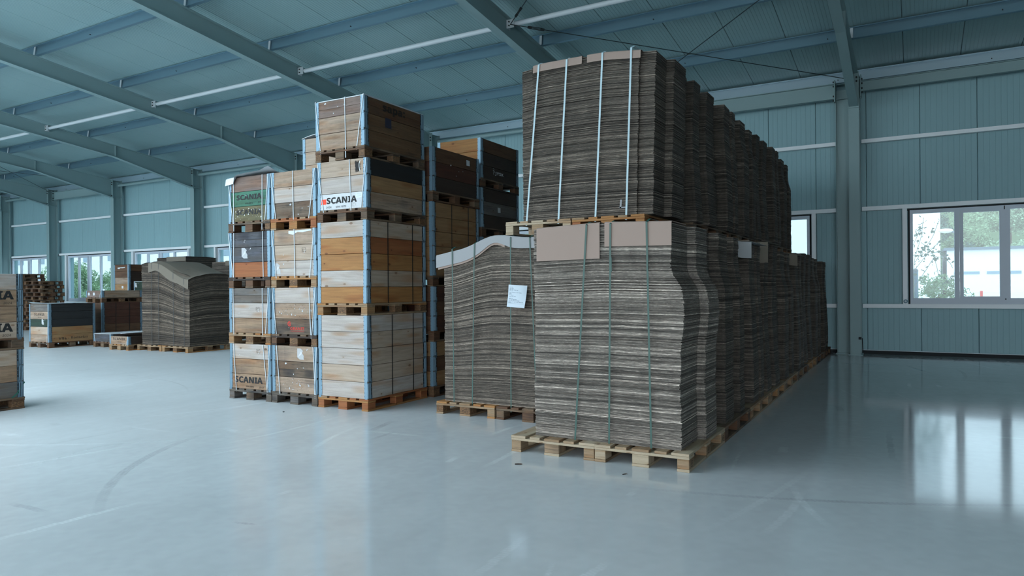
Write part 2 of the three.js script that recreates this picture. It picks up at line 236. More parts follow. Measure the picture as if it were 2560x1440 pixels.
// longitudinal members, bay by bay
const PUR = [-16.5, -14.5, -12.48, -10.4, -8.42, -6.4, -4.3];
{
  const zShape = (() => { const s = new THREE.Shape(); s.moveTo(-0.005, 0.008); s.lineTo(-0.005, 0.2); s.lineTo(0.06, 0.2); s.lineTo(0.06, 0.18); s.lineTo(0.056, 0.18); s.lineTo(0.056, 0.195); s.lineTo(0, 0.195); s.lineTo(0, 0.004); s.lineTo(-0.06, 0.004); s.lineTo(-0.06, 0.02); s.lineTo(-0.064, 0.02); s.lineTo(-0.064, 0); s.lineTo(-0.005, 0); s.closePath(); return s; })();
  for (const z of PUR) {
    // the shape's x looks to +z of the hall, its y up the roof's normal
    const g = new THREE.ExtrudeGeometry(zShape, { depth: XR - XL, bevelEnabled: false }); g.rotateY(-Math.PI / 2).rotateX(-ANG);
    const up = z === -16.5 ? -0.02 : 0;
    const p = struct('roof_purlin', 'galvanised steel purlin running under the roof panels', g, z === -16.5 ? M.eave : M.zinc, [XR, rafterTop(z) + 0.008 + up, z]);  // eave purlin wears a paler zinc, standing in for the light it catches
    const bl = []; for (let x = XL + 1; x < XR; x += 2.72) bl.push([x - XR, 0.06, 0.004, 'z']); part('bolt', bolts(bl, 0.009), M.bolt, p);
  }
  const ys = [[4.447, 4.525], [3.02, 3.103], [0.975, 1.058]];
  for (let i = -1; i < COL.length; i++) {
    const a = (i < 0 ? XL : COL[i] + (i === 7 ? 0.115 : 0.11)), b = (i + 1 < COL.length ? COL[i + 1] - (i === 6 ? 0.36 : 0.11) : XR);
    for (const [y0, y1] of ys) struct('wall_girt', 'pale metal rail running along the ribbed wall between columns', box(b - a, y1 - y0, 0.115, (a + b) / 2, (y0 + y1) / 2, -16.6), M.girt);
    if (i < 0 || i >= 8) continue;
    const brace = i === 1 || i === 6;
    if (brace || i === 7) {
      const y0 = i === 7 ? 5.5 : 5.4, y1 = i === 7 ? 5.7 : 5.71, w = i === 7 ? 0.1 : 0.14, bm = struct('eave_beam', 'grey steel beam tying two columns under the eave', merge([box(b - a, y1 - y0, 0.008, (a + b) / 2, (y0 + y1) / 2, -16.36), box(b - a, 0.012, w, (a + b) / 2, y0, -16.36), box(b - a, 0.012, w, (a + b) / 2, y1, -16.36)]), M.steel);
      part('end_plate', merge([box(0.02, 0.46, 0.16, a + 0.01, (y0 + y1) / 2, -16.35), box(0.02, 0.46, 0.16, b - 0.01, (y0 + y1) / 2, -16.35)]), M.steel, bm);
      const bl = []; for (const x of [a + 0.03, b - 0.03]) for (const y of [y0 - 0.04, y0 + 0.05, y1 - 0.05, y1 + 0.04]) bl.push([x, y, -16.3, 'x']); part('bolt', bolts(bl), M.bolt, bm);
    } else {
      const t = struct('eave_strut', 'round steel tube between two columns under the eave', cyl(0.05, b - a - 0.1, 16, (a + b) / 2, 5.63, -16.33, 'x'), M.steel);
      part('end_plate', merge([box(0.012, 0.16, 0.1, a + 0.01, 5.66, -16.33), box(0.012, 0.16, 0.1, b - 0.01, 5.66, -16.33)]), M.steel, t);
    }
    const s = struct('roof_strut', 'pale round steel tube between two rafters', cyl(0.045, COL[i + 1] - COL[i] - 0.34, 16, (COL[i] + COL[i + 1]) / 2, 6.335, -11.3, 'x'), M.tube);
    for (const e of [0, 1]) {
      const x = COL[i + e] + (e ? -0.09 : 0.09), br = part('end_bracket', merge([box(0.16, 0.16, 0.012, x, 6.335, -11.25), box(0.012, 0.16, 0.12, x - (e ? -0.07 : 0.07), 6.335, -11.3)]), M.tube, s);
      part('bolt', bolts([[x - (e ? -0.02 : 0.02), 6.37, -11.24, 'z'], [x - (e ? -0.02 : 0.02), 6.3, -11.24, 'z']], 0.014), M.bolt, br);
    }
    if (brace) {
      const P = [[COL[i] + 0.12, 6.3, -11.2], [COL[i + 1] - 0.12, 6.3, -11.2], [COL[i] + 0.12, 5.74, -16.15], [COL[i + 1] - 0.12, 5.74, -16.15], [COL[i] + 0.12, 6.9, -6.4], [COL[i + 1] - 0.12, 6.9, -6.4]];
      for (const [u, v] of [[0, 3], [1, 2], [0, 5], [1, 4]]) {
        const c = struct('brace_cable', 'dark steel tension rod crossing under the roof between two rafters', bar(P[u], P[v], 0.008), M.cable);
        const A = new THREE.Vector3(...P[u]), B = new THREE.Vector3(...P[v]), q = (t, o) => { const k = A.clone().lerp(B, t); return [k.x, k.y + o, k.z]; };
        part('turnbuckle', merge([bar(q(0.05, 0.02), q(0.085, 0.02), 0.007), bar(q(0.05, -0.02), q(0.085, -0.02), 0.007), bar(q(0.046, 0), q(0.056, 0), 0.024), bar(q(0.08, 0), q(0.09, 0), 0.024)]), M.bolt, c);
      }
    }
  }
  // twin column of the braced bay, its web parallel to the wall
  const c = struct('steel_column', 'grey steel column turned sideways beside the window column', null, null, [-1.34, 0, -16.47]);
  part('web', box(0.24, 5.6, 0.01, 0, 2.8, 0), M.steel, c); part('flange', box(0.012, 5.7, 0.2, -0.12, 2.85, 0), M.steel, c); part('flange', box(0.012, 5.7, 0.2, 0.12, 2.85, 0), M.steel, c); part('base_plate', box(0.3, 0.02, 0.24, 0, 0.01, 0), M.steel, c);
  part('stiffener', merge([box(0.23, 0.012, 0.18, 0, 5.4), box(0.23, 0.012, 0.18, 0, 5.71)]), M.steel, c);
  WIN.forEach(([a, b], n) => {
    for (const x of [a - 0.09, b + 0.09]) {
      const p = struct('window_post', 'pale metal post framing the side of a window', box(0.085, 1.96, 0.1, x, 2.039, -16.595), M.girt);
      part('edge_lip', merge([box(0.012, 1.96, 0.012, x - 0.028, 2.039, -16.54), box(0.012, 1.96, 0.012, x + 0.028, 2.039, -16.54)]), M.girt, p);
    }
  });
  const cap = thing('bolt_cap', 'round metal cap at the foot of the window post beside the big column', 'bolt', [-0.195, 1.115, -16.53]);
  part('ring', new THREE.TorusGeometry(0.03, 0.01, 8, 20), M.zinc, cap); part('cap', cyl(0.02, 0.02, 16, 0, 0, 0, 'z'), M.tube, cap);
  const lw = thing('cable_stub', 'short black cable hanging from the foot of the big steel column', 'cable', [-0.985, 0, -16.14]);
  part('clip', box(0.05, 0.05, 0.03, -0.03, 0.36, 0), M.dark, lw); part('lead', bar([0.01, 0.36, 0], [0.02, 0.05, -0.02], 0.008), M.dark, lw);
}
// roof: ribbed panels on the purlins, a slab above, the far slope behind the camera
{
  const L = (ZR - ZB + 0.25) / Math.cos(ANG), SKY = [-40, -7, ZR, 5], far = (z) => roofAt(ZR) + 0.12 - SL * (z - ZR), slab = (z0, z1, y0, y1, x0 = XL - 0.4, x1 = XR + 0.4, th = 0.1) => { const l = Math.hypot(z1 - z0, y1 - y0); return new THREE.BoxGeometry(x1 - x0, th, l).rotateX(-Math.atan2(y1 - y0, z1 - z0)).translate((x0 + x1) / 2, (y0 + y1) / 2, (z0 + z1) / 2); };
  const ridge = roofAt(ZR) + 0.12, ce = struct('ceiling', 'sloping roof of pale ribbed panels seen from below', merge([slab(ZB - 0.5, ZR, roofAt(ZB - 0.5) + 0.12, ridge), slab(SKY[3], ZF + 0.4, far(SKY[3]), far(ZF + 0.4)), slab(ZR, SKY[3], ridge, far(SKY[3]), XL - 0.4, SKY[0]), slab(ZR, SKY[3], ridge, far(SKY[3]), SKY[1], XR + 0.4)]), M.roof);
  const sl = struct('skylight', 'long glazed skylight along the ridge above the viewer'), n = 12, dx = (SKY[1] - SKY[0]) / n;
  for (let i = 0; i < n; i++) part('pane', slab(ZR, SKY[3], ridge + 0.03, far(SKY[3]) + 0.03, SKY[0] + dx * i + 0.04, SKY[0] + dx * (i + 1) - 0.04, 0.01), M.skyglass, sl);
  for (let i = 0; i <= n; i++) part('glazing_bar', slab(ZR, SKY[3], ridge - 0.02, far(SKY[3]) - 0.02, SKY[0] + dx * i - 0.04, SKY[0] + dx * i + 0.04, 0.12), M.steel, sl);
  const g = panelGeo(0.977, L, 0.0655);
  for (let k = -42; k < 10; k++) {
    const x = 0.3 + k * 0.985; if (x < XL - 0.4 || x > XR + 0.3) continue;
    const p = part('roof_panel', g, M.roof, ce); p.matrixAutoUpdate = true;
    p.quaternion.setFromRotationMatrix(new THREE.Matrix4().makeBasis(new THREE.Vector3(1, 0, 0), new THREE.Vector3(0, Math.sin(ANG), Math.cos(ANG)), new THREE.Vector3(0, -Math.cos(ANG), Math.sin(ANG))));
    p.position.set(x, roofAt(ZB - 0.15), ZB - 0.15);
  }
}
// end walls, and the yard side behind the camera with its open gateways
{
  const h = 7.6;
  for (const [n, x] of [['wall_left', XL - 0.1], ['wall_right', XR + 0.1]]) struct(n, null, box(0.2, h, ZF - ZB + 0.6, x, h / 2 - 0.1, (ZF + ZB) / 2), M.gable);
  const gs = [box(XR - XL + 0.6, 1.7, 0.2, (XL + XR) / 2, 5.25 + 0.85, ZF + 0.1)]; let x = XL - 0.3;
  for (let i = 0; i < 8; i++) { const a = COL[i] + 0.45, b = i === 7 ? XR - 0.3 : COL[i + 1] - 0.45; gs.push(box(a - x, 5.4, 0.2, (a + x) / 2, 2.55, ZF + 0.1)); x = b; }  // last gateway widened out of view to throw more light on the window wall
  gs.push(box(XR + 0.3 - x, 5.4, 0.2, (XR + 0.3 + x) / 2, 2.55, ZF + 0.1));
  struct('wall_front', 'gateway wall behind the viewer', merge(gs), M.wall);
  struct('yard_ground', 'pale paved yard around the hall', box(320, 0.2, 320, 0, -0.32, -20), M.conc);
}

// ---------------------------------------------------------------- print: lettering, marks and torn paper, flat on the boards
function canvas(w, h, draw) {
  const c = document.createElement('canvas'); c.width = w; c.height = h; const g = c.getContext('2d'); draw(g, w, h);
  const t = new THREE.CanvasTexture(c); t.colorSpace = THREE.SRGBColorSpace; return t;
}
const printMats = {};
function printMat(key, w, h, draw) { return (printMats[key] ??= new THREE.MeshStandardMaterial({ map: canvas(w, h, draw), transparent: true, roughness: 0.8 })); }
function word(g, text, x, y, size, wide, color, weight = 'bold', font = 'sans-serif') { // x,y: left baseline; wide: the width wanted
  g.save(); g.font = `${weight} ${size}px ${font}`; const k = wide ? wide / g.measureText(text).width : 1; g.translate(x, y); g.scale(k, 1); g.fillStyle = color; g.fillText(text, 0, 0);
  if (weight === 'bold' && size > 60) { g.lineWidth = size * 0.05; g.strokeStyle = color; g.lineJoin = 'miter'; g.strokeText(text, 0, 0); } g.restore();
}
function worn(g, w, h, seed, amount, len = 26) { // scratches that take print away
  const r = rng(seed); g.save(); g.globalCompositeOperation = 'destination-out';
  for (let i = 0; i < amount; i++) { g.globalAlpha = 0.3 + 0.7 * r(); g.lineWidth = 0.8 + r() * 3; g.beginPath(); const x = r() * w, y = r() * h, a = r() * 6.28, l = r() * len; g.moveTo(x, y); g.quadraticCurveTo(x + Math.cos(a) * l * 0.5 + r() * 6, y + Math.sin(a) * l * 0.5, x + Math.cos(a) * l, y + Math.sin(a) * l * 0.6); g.stroke(); }
  g.restore();
}
function scraps(g, w, h, seed, n, big = 1, color = '#bfc4c8') { // torn bits of old labels
  const r = rng(seed);
  for (let i = 0; i < n; i++) { g.globalAlpha = 0.65 + 0.35 * r(); g.fillStyle = color; g.beginPath(); const x = w * (0.06 + 0.88 * r()), y = h * (0.1 + 0.8 * r()), s = (3 + r() * r() * 20) * big, k = 6; for (let j = 0; j < k; j++) { const a = (j / k) * 6.28, q = s * (0.25 + 0.9 * r()); g[j ? 'lineTo' : 'moveTo'](x + Math.cos(a) * q * (0.5 + r()), y + Math.sin(a) * q * 1.1); } g.fill(); }
  g.globalAlpha = 1;
}
function boxMark(g, x, y, s, color) { g.strokeStyle = color; g.lineWidth = s * 0.07; g.strokeRect(x, y, s * 1.25, s); g.beginPath(); g.moveTo(x + s * 0.25, y + s * 0.2); g.lineTo(x + s * 0.25, y + s * 0.75); g.lineTo(x + s * 0.6, y + s * 0.75); g.moveTo(x + s * 0.25, y + s * 0.3); g.lineTo(x + s * 0.95, y + s * 0.3); g.stroke(); }
const INK = '#15171a', ss = (a, b, x) => { const t = Math.max(0, Math.min(1, (x - a) / (b - a))); return t * t * (3 - 2 * t); };
const PRINT = {
  // name: [width m, height m, canvas px per m, draw]
  scaniaGreen: [0.6, 0.18, 900, (g, w, h) => { word(g, 'SCANIA', w * 0.1, h * 0.56, h * 0.5, w * 0.8, INK); word(g, 'MH-1872', w * 0.38, h * 0.9, h * 0.15, w * 0.25, '#20302a'); word(g, '2018', w * 0.78, h * 0.88, h * 0.15, w * 0.14, '#20302a'); boxMark(g, w * 0.09, h * 0.74, h * 0.16, '#2c4a3c'); worn(g, w, h, 5, 60); scraps(g, w, h, 6, 9, 0.35); }],
  scaniaOlive: [0.6, 0.18, 900, (g, w, h) => { word(g, 'SCANIA', w * 0.09, h * 0.56, h * 0.5, w * 0.8, INK); worn(g, w, h, 15, 190, 46); scraps(g, w, h, 16, 46, 0.75, '#cfd2cc'); }],
  scaniaTan: [0.6, 0.18, 900, (g, w, h) => { word(g, 'SCANIA', w * 0.04, h * 0.6, h * 0.6, w * 0.88, INK); boxMark(g, w * 0.05, h * 0.72, h * 0.19, '#4a382c'); word(g, 'MH-1872', w * 0.4, h * 0.92, h * 0.15, w * 0.25, '#30241c'); word(g, '2022', w * 0.82, h * 0.92, h * 0.16, w * 0.14, '#30241c'); worn(g, w, h, 25, 30); }],
  scaniaRed: [0.68, 0.19, 900, (g, w, h) => { g.fillStyle = '#bfc4c8'; g.globalAlpha = 0.9; g.fillRect(0, 0, w * 0.97, h); g.globalAlpha = 1; word(g, 'SCANIA', w * 0.14, h * 0.6, h * 0.52, w * 0.71, INK); g.fillStyle = '#e8452f'; g.fillRect(w * 0.01, h * 0.3, w * 0.125, h * 0.34); word(g, '2024', w * 0.13, h * 0.9, h * 0.17, w * 0.13, '#3c3d40'); word(g, 'MH-1872', w * 0.36, h * 0.9, h * 0.17, w * 0.25, '#3c3d40'); boxMark(g, w * 0.74, h * 0.66, h * 0.22, '#6a6660'); worn(g, w, h, 35, 110, 22); g.fillStyle = '#c6d0da'; g.fillRect(w * 0.83, h * 0.06, w * 0.15, h * 0.3); g.fillStyle = '#8090a0'; for (let i = 0; i < 3; i++) g.fillRect(w * 0.845, h * (0.12 + i * 0.07), w * 0.11, h * 0.015); }],
  scaniaSide: [0.72, 0.19, 900, (g, w, h) => { word(g, 'SCANIA', w * 0.02, h * 0.64, h * 0.72, w * 0.9, INK); word(g, '2024', w * 0.76, h * 0.96, h * 0.2, w * 0.14, INK, 'normal'); worn(g, w, h, 45, 12); }],
  scaniaFar: [0.62, 0.18, 600, (g, w, h) => { word(g, 'SCANIA', w * 0.08, h * 0.55, h * 0.5, w * 0.84, INK); worn(g, w, h, 55, 70); scraps(g, w, h * 1.2, 56, 12, 0.4, '#bdb2a4'); word(g, 'MH-1872', w * 0.4, h * 0.86, h * 0.16, w * 0.26, '#4a3a2c'); }],
  granit: [0.62, 0.18, 900, (g, w, h) => { g.strokeStyle = '#b8322b'; g.lineWidth = h * 0.05; g.beginPath(); g.arc(w * 0.34, h * 0.3, h * 0.15, 0.3, 5.4); g.stroke(); g.beginPath(); g.arc(w * 0.345, h * 0.28, h * 0.07, 0, 6.3); g.stroke(); word(g, 'GRANIT', w * 0.36, h * 0.72, h * 0.26, w * 0.4, '#b8322b'); g.fillStyle = '#a8453c'; g.globalAlpha = 0.6; g.fillRect(w * 0.37, h * 0.8, w * 0.38, h * 0.05); g.globalAlpha = 1; worn(g, w, h, 65, 190, 20); scraps(g, w, h, 66, 6, 0.3); }],
  sapa: [0.46, 0.17, 600, (g, w, h) => { word(g, 'sapa:', 0, h * 0.66, h * 0.72, w * 0.98, '#120d0a'); worn(g, w, h, 75, 80, 16); }],
  square: [0.12, 0.17, 700, (g, w, h) => { g.fillStyle = '#1b1f33'; g.fillRect(0, 0, w, w); g.fillStyle = '#2c2b3a'; for (let i = 0; i < 6; i++) g.fillRect(w * (0.08 + i * 0.14), w * 0.72, w * 0.08, w * 0.12); worn(g, w, w, 85, 14, 14); }],
  jysk: [0.34, 0.14, 700, (g, w, h) => { g.strokeStyle = '#c9ced2'; g.lineWidth = h * 0.05; g.beginPath(); g.moveTo(w * 0.02, h * 0.2); g.quadraticCurveTo(w * 0.14, h * 0.1, w * 0.11, h * 0.34); g.quadraticCurveTo(w * 0.06, h * 0.4, w * 0.02, h * 0.38); g.moveTo(w * 0.1, h * 0.36); g.quadraticCurveTo(w * 0.03, h * 0.7, w * 0.1, h * 0.86); g.moveTo(w * 0.12, h * 0.4); g.lineTo(w * 0.2, h * 0.6); g.stroke(); word(g, 'JYSK', w * 0.24, h * 0.78, h * 0.48, w * 0.74, '#c9ced2'); worn(g, w, h, 95, 26, 12); }],
  vbl: [0.75, 0.14, 500, (g, w, h) => { word(g, 'VBL -', 0, h * 0.8, h * 0.6, w * 0.36, '#16130f'); word(g, 'Roeselar', w * 0.4, h * 0.72, h * 0.56, w * 0.6, '#2a231b'); worn(g, w, h, 105, 420, 18); }],
  marks: [0.6, 0.18, 500, (g, w, h) => { boxMark(g, w * 0.74, h * 0.2, h * 0.28, '#5a5450'); worn(g, w, h, 115, 20); scraps(g, w, h, 116, 4, 0.3); }],
  scrapsA: [0.64, 0.18, 500, (g, w, h) => { scraps(g, w, h, 126, 9, 0.5); }],
  scrapsB: [0.64, 0.18, 500, (g, w, h) => { scraps(g, w, h, 136, 26, 0.6); g.fillStyle = '#4a4038'; for (let i = 0; i < 30; i++) g.fillRect(w * ((i * 0.37) % 1), h * ((i * 0.61) % 1), 2 + (i % 4), 1 + (i % 3)); }],
  torn: [0.3, 0.14, 500, (g, w, h) => { scraps(g, w, h, 146, 3, 2.2); }],
  tornWide: [0.4, 0.06, 500, (g, w, h) => { g.fillStyle = '#bcc1c4'; g.beginPath(); g.moveTo(0, 4); g.lineTo(w * 0.97, 0); g.lineTo(w, h * 0.3); g.lineTo(w * 0.6, h * 0.55); g.lineTo(w * 0.4, h * 0.4); g.lineTo(w * 0.2, h); g.lineTo(0, h * 0.7); g.fill(); }],
  blot: [0.14, 0.17, 500, (g, w, h) => { const r = rng(3); g.fillStyle = '#15181b'; for (let i = 0; i < 26; i++) { g.globalAlpha = 0.6; g.beginPath(); g.ellipse(w * (0.3 + 0.4 * r()), h * (0.2 + 0.6 * r()), w * 0.17, h * 0.1, r() * 3, 0, 6.3); g.fill(); } g.globalAlpha = 1; g.strokeStyle = '#e2e6e8'; g.lineWidth = 4; g.beginPath(); g.moveTo(w * 0.8, h * 0.1); g.quadraticCurveTo(w * 0.55, h * 0.3, w * 0.75, h * 0.85); g.stroke(); }],
  slip: [0.1, 0.09, 300, (g, w, h) => { g.fillStyle = '#b9bec3'; g.beginPath(); g.moveTo(1, 1); g.lineTo(w - 2, 2); g.lineTo(w - 1, h - 2); g.lineTo(2, h - 1); g.fill(); }],
  stamp: [0.075, 0.06, 900, (g, w, h) => { g.strokeStyle = '#241a12'; g.lineWidth = 4; g.beginPath(); g.ellipse(w / 2, h / 2, w * 0.42, h * 0.4, 0, 0, 6.3); g.stroke(); word(g, 'EUR', w * 0.2, h * 0.64, h * 0.4, w * 0.6, '#241a12'); worn(g, w, h, 155, 10, 8); }],
};
function printed(parent, key, x, y, z, turn = 0, tilt = 0, name = 'printed_lettering') {
  const [w, h, res, draw] = PRINT[key], p = part(name, new THREE.PlaneGeometry(w, h), printMat(key, Math.round(w * res), Math.round(h * res), draw), parent);
  p.position.set(x, y, z); p.rotation.set(0, turn, tilt); return p;
}

// ---------------------------------------------------------------- pallets and collar crates
const PAL_H = 0.144, COL_H = 0.2;
// parts of a four-way pallet, its long side along z; the parent's origin is at the middle of its foot
function fillPallet(parent, w, d, tones, seed = 0, deckParent = parent) {
  const r = rng(seed + 500), t = (k) => wood(tones[Math.floor(r() * tones.length)]), v = () => Math.floor(r() * 4), e = 0.145, c = 0.1;
  for (const [x, bw] of [[-w / 2 + c / 2, c], [0, e], [w / 2 - c / 2, c]]) part('skid_board', plank(bw, 0.022, d, v()), t(), parent).position.set(x, 0.011, 0);
  const bt = tones.block ? () => wood(tones.block[Math.floor(r() * tones.block.length)]) : t;
  for (const [x, bw] of [[-w / 2 + c / 2, c], [0, e], [w / 2 - c / 2, c]]) for (const z of [-d / 2 + e / 2, 0, d / 2 - e / 2]) part('block', plank(bw - 0.004, 0.078, e - 0.004, v(), 0.004), bt(), parent).position.set(x, 0.061, z);
  for (const z of [-d / 2 + e / 2, 0, d / 2 - e / 2]) part('stringer_board', plank(w, 0.022, e, v()), t(), parent).position.set(0, 0.111, z);
  const g = (w - 3 * e - 2 * c) / 4; let x = -w / 2;
  for (const bw of [e, c, e, c, e]) { const p = part('deck_board', plank(bw, 0.022, d, v()), t(), parent); p.position.set(x + bw / 2 + (r() - 0.5) * 0.006, 0.133, (r() - 0.5) * 0.008); p.rotation.y = (r() - 0.5) * 0.006; x += bw + g; }
  return parent;
}
const PT = { new: Object.assign(['palletnew', 'pallet', 'palletnew'], { block: ['palletnew', 'pallet'] }), tan: Object.assign(['pallet', 'honey', 'pallet'], { block: ['pallet', 'chip', 'tan'] }), orange: Object.assign(['honey', 'orange', 'pallet'], { block: ['honey', 'orange'] }), old: Object.assign(['palletold', 'brown', 'palletold'], { block: ['chip', 'brown', 'palletold'] }), grey: Object.assign(['palletgrey', 'grey', 'palletgrey'], { block: ['palletgrey', 'palletold', 'grey'] }), dark: Object.assign(['brown', 'dark', 'palletold'], { block: ['brown', 'chip'] }) };
// corner hinge of a collar at the corner (+x, +z): front plate, side plate with three ribs, rivets, a lip over the collar below
const hingeGeo = (() => {
  const h = 0.192, g = [box(0.052, h, 0.003, -0.024, 0, 0.0022), box(0.003, h, 0.075, 0.0022, 0, -0.034), box(0.04, 0.03, 0.003, -0.02, -h / 2 - 0.008, 0.006), box(0.003, 0.034, 0.05, 0.0062, -h / 2 - 0.008, -0.04)];
  for (const z of [-0.008, -0.026, -0.044]) g.push(cyl(0.0062, h * 0.97, 8, 0.005, 0, z));
  g.push(cyl(0.009, 0.016, 8, 0.006, h / 2 - 0.01, -0.026), box(0.006, 0.05, 0.012, 0.008, -h / 2 + 0.02, -0.062));
  for (const y of [-0.07, -0.025, 0.025, 0.07]) { g.push(cyl(0.0052, 0.003, 8, -0.046, y, 0.0048, 'z')); g.push(cyl(0.0052, 0.003, 8, 0.0048, y + 0.008, -0.064, 'x')); }
  const gapShade = [1, 0.16, 0.9, 0.5, 0.75, 0.75, 0.75]; g.forEach((k, i) => { k = g[i] = k.index ? k.toNonIndexed() : k; const v = gapShade[i] ?? 0.6, n = k.attributes.position.count; k.setAttribute('color', new THREE.Float32BufferAttribute(new Float32Array(n * 3).fill(v), 3)); });  // plate behind the ribs darkened to paint the shade between them
  const base = mergeGeometries(g), flip = (sx, sz) => {
    const k = base.clone().scale(sx, 1, sz); if (sx * sz < 0) { for (const n of ['position', 'normal', 'uv', 'color']) { const a = k.attributes[n], m = a.itemSize; for (let i = 0; i < a.count; i += 3) for (let c = 0; c < m; c++) { const q = a.array[(i + 1) * m + c]; a.array[(i + 1) * m + c] = a.array[(i + 2) * m + c]; a.array[(i + 2) * m + c] = q; } } } return k;
  };
  return [[1, 1, flip(1, 1)], [-1, 1, flip(-1, 1)], [1, -1, flip(1, -1)], [-1, -1, flip(-1, -1)]];
})();
// collars: from the foot up, each [tone of the front board, tone of the right board, boards per side]
let crateCount = 0;
function crate({ label, at, turn = 0, w = 0.8, d = 1.2, pallet = PT.old, collars, group, lid, straps = [], extra }) {
  const seed = 11 + 13 * crateCount++, r = rng(seed), t = thing('pallet_crate', label, 'crate', at, turn, group);
  const p = new THREE.Group(); p.name = 'pallet'; t.add(p); fillPallet(p, w, d, pallet, seed);
  const th = 0.021, cs = [], W0 = w, D0 = d; w -= 0.022; d -= 0.022;
  collars.forEach(([f, s, n = 1], i) => {
    const c = new THREE.Group(); c.name = 'collar'; t.add(c); cs.push(c);
    c.position.set((r() - 0.5) * 0.006, PAL_H + COL_H * (i + 0.5), (r() - 0.5) * 0.006); c.rotation.y = (r() - 0.5) * 0.006;
    const hh = (COL_H - 0.004) / n, other = f === 'black' ? 'brown' : f;
    for (let k = 0; k < n; k++) {
      const y = -COL_H / 2 + hh * (k + 0.5) + 0.001, H = hh - 0.0015 * (n > 1), v = () => Math.floor(r() * 18);
      part('board', plank(w - 0.004, H, th, v()), wood(f), c).position.set(0, y, d / 2 - th / 2);
      part('board', plank(w - 0.004, H, th, v()), wood(other), c).position.set(0, y, -d / 2 + th / 2);
      part('board', plank(th, H, d - 0.044, v()), wood(s), c).position.set(w / 2 - th / 2, y, 0);
      part('board', plank(th, H, d - 0.044, v()), wood(s), c).position.set(-w / 2 + th / 2, y, 0);
    }
    for (const [sx, sz, g] of hingeGeo) part('corner_hinge', g, M.hinge, c).position.set((sx * w) / 2, 0.004 - (i ? 0 : 0.004), (sz * d) / 2);
  });
  const top = PAL_H + COL_H * collars.length;
  if (lid) part('lid', plank(w - 0.01, 0.012, d - 0.01, 3), lid === 'white' ? M.plastic : wood(lid), t).position.set(0, top + 0.006, 0);
  else part('lid', plank(w - 0.05, 0.01, d - 0.05, 2), wood('sand'), t).position.set(0, top - 0.05, 0);
  const zf = d / 2 + 0.0095, xr = w / 2 + 0.0095;
  for (const s of straps) { // ['front', x at top, x at foot, material, lower end] or ['side', z, material]
    if (s[0] === 'front') part('strap', ribbon((lid ? [[s[1], top + 0.014, -d / 2 + 0.1], [s[1], top + 0.016, zf - 0.004]] : []).concat([[s[1], top - 0.003, zf], [s[2], s[4] ?? 0.1, zf]]), 0.0115, lid ? [[0, 1, 0], [0, 0, 1], [0, 0, 1]] : [0, 0, 1]), s[3], t);
    else part('strap', ribbon([[xr, top - 0.003, s[1]], [xr, s[3] ?? 0.1, s[1] + 0.004]], 0.014, [1, 0, 0]), s[2], t);
  }
  if (extra) extra(t, cs, { zf: d / 2 + 0.0015, xr: w / 2 + 0.0015, top });
  return t;
}
// a pallet that stands by itself
function pallet(label, at, turn, tones, seed, group, w = 0.8, d = 1.2) { return fillPallet(thing('wooden_pallet', label, 'pallet', at, turn, group), w, d, tones, seed); }

const CK = { x: -5.659, z: -6.382, a: 0.0166 }, ca = Math.cos(CK.a), sa = Math.sin(CK.a);
const inRow = (x, y, z) => [CK.x + ca * x - sa * z, y, CK.z - ca * z - sa * x]; // x along the front of the crate block, z into it
const WS = M.strapWhite, BS = M.strapBlack;
// -- tallest stack
crate({ label: 'large clean pale pine crate with two black straps, lowest of the tallest stack', at: inRow(-0.4, 0, 0.6), turn: CK.a, pallet: PT.orange, collars: [['cream', 'cream'], ['pale', 'pale'], ['cream', 'pale'], ['cream', 'pale'], ['cream', 'cream']], straps: [['side', 0.13, BS, 0.12], ['side', -0.3, BS, 0.12]] });
crate({ label: 'large honey and white pine crate with black straps, second from floor in tallest stack', at: inRow(-0.4, 1.144, 0.6), turn: CK.a, pallet: PT.tan, collars: [['honey', 'honey'], ['cream', 'pale'], ['honey', 'honey'], ['honey', 'orange'], ['cream', 'pale']], straps: [['side', 0.2, BS, 0.12], ['side', -0.3, BS, 0.12]] });
crate({ label: 'crate with red square and bold black word, third from floor in the tallest stack', at: inRow(-0.398, 2.288, 0.605), turn: CK.a + 0.004, pallet: PT.old, collars: [['cream', 'sand'], ['cream', 'tan'], ['pale', 'black']], straps: [['front', -0.39, -0.29, WS], ['front', 0.39, 0.3, WS], ['front', 0.13, 0.15, WS]],
  extra: (t, cs, q) => { printed(cs[0], 'scaniaRed', 0.0, 0, q.zf); printed(cs[2], 'blot', 0.25, 0, q.zf, 0, 0, 'ink_blot'); } });
crate({ label: 'weathered crate with a dark square on its shaded side, topmost of the tallest stack', at: inRow(-0.412, 3.032, 0.6), turn: CK.a - 0.006, pallet: PT.old, lid: 'white', collars: [['sand', 'tanShaded'], ['sand', 'tanShaded'], ['mauve', 'brown', 2]], straps: [['front', -0.395, -0.31, WS], ['front', 0.38, 0.27, WS], ['front', 0.09, 0.1, WS, 0.02]],  // lower right boards toned darker to paint in their shade
  extra: (t, cs, q) => { printed(cs[2], 'sapa', q.xr, 0.01, 0.02, Math.PI / 2); printed(cs[1], 'square', q.xr, 0.02, 0.14, Math.PI / 2); printed(cs[2], 'scrapsA', -0.08, 0, q.zf, 0, 0, 'paper_scraps'); } });
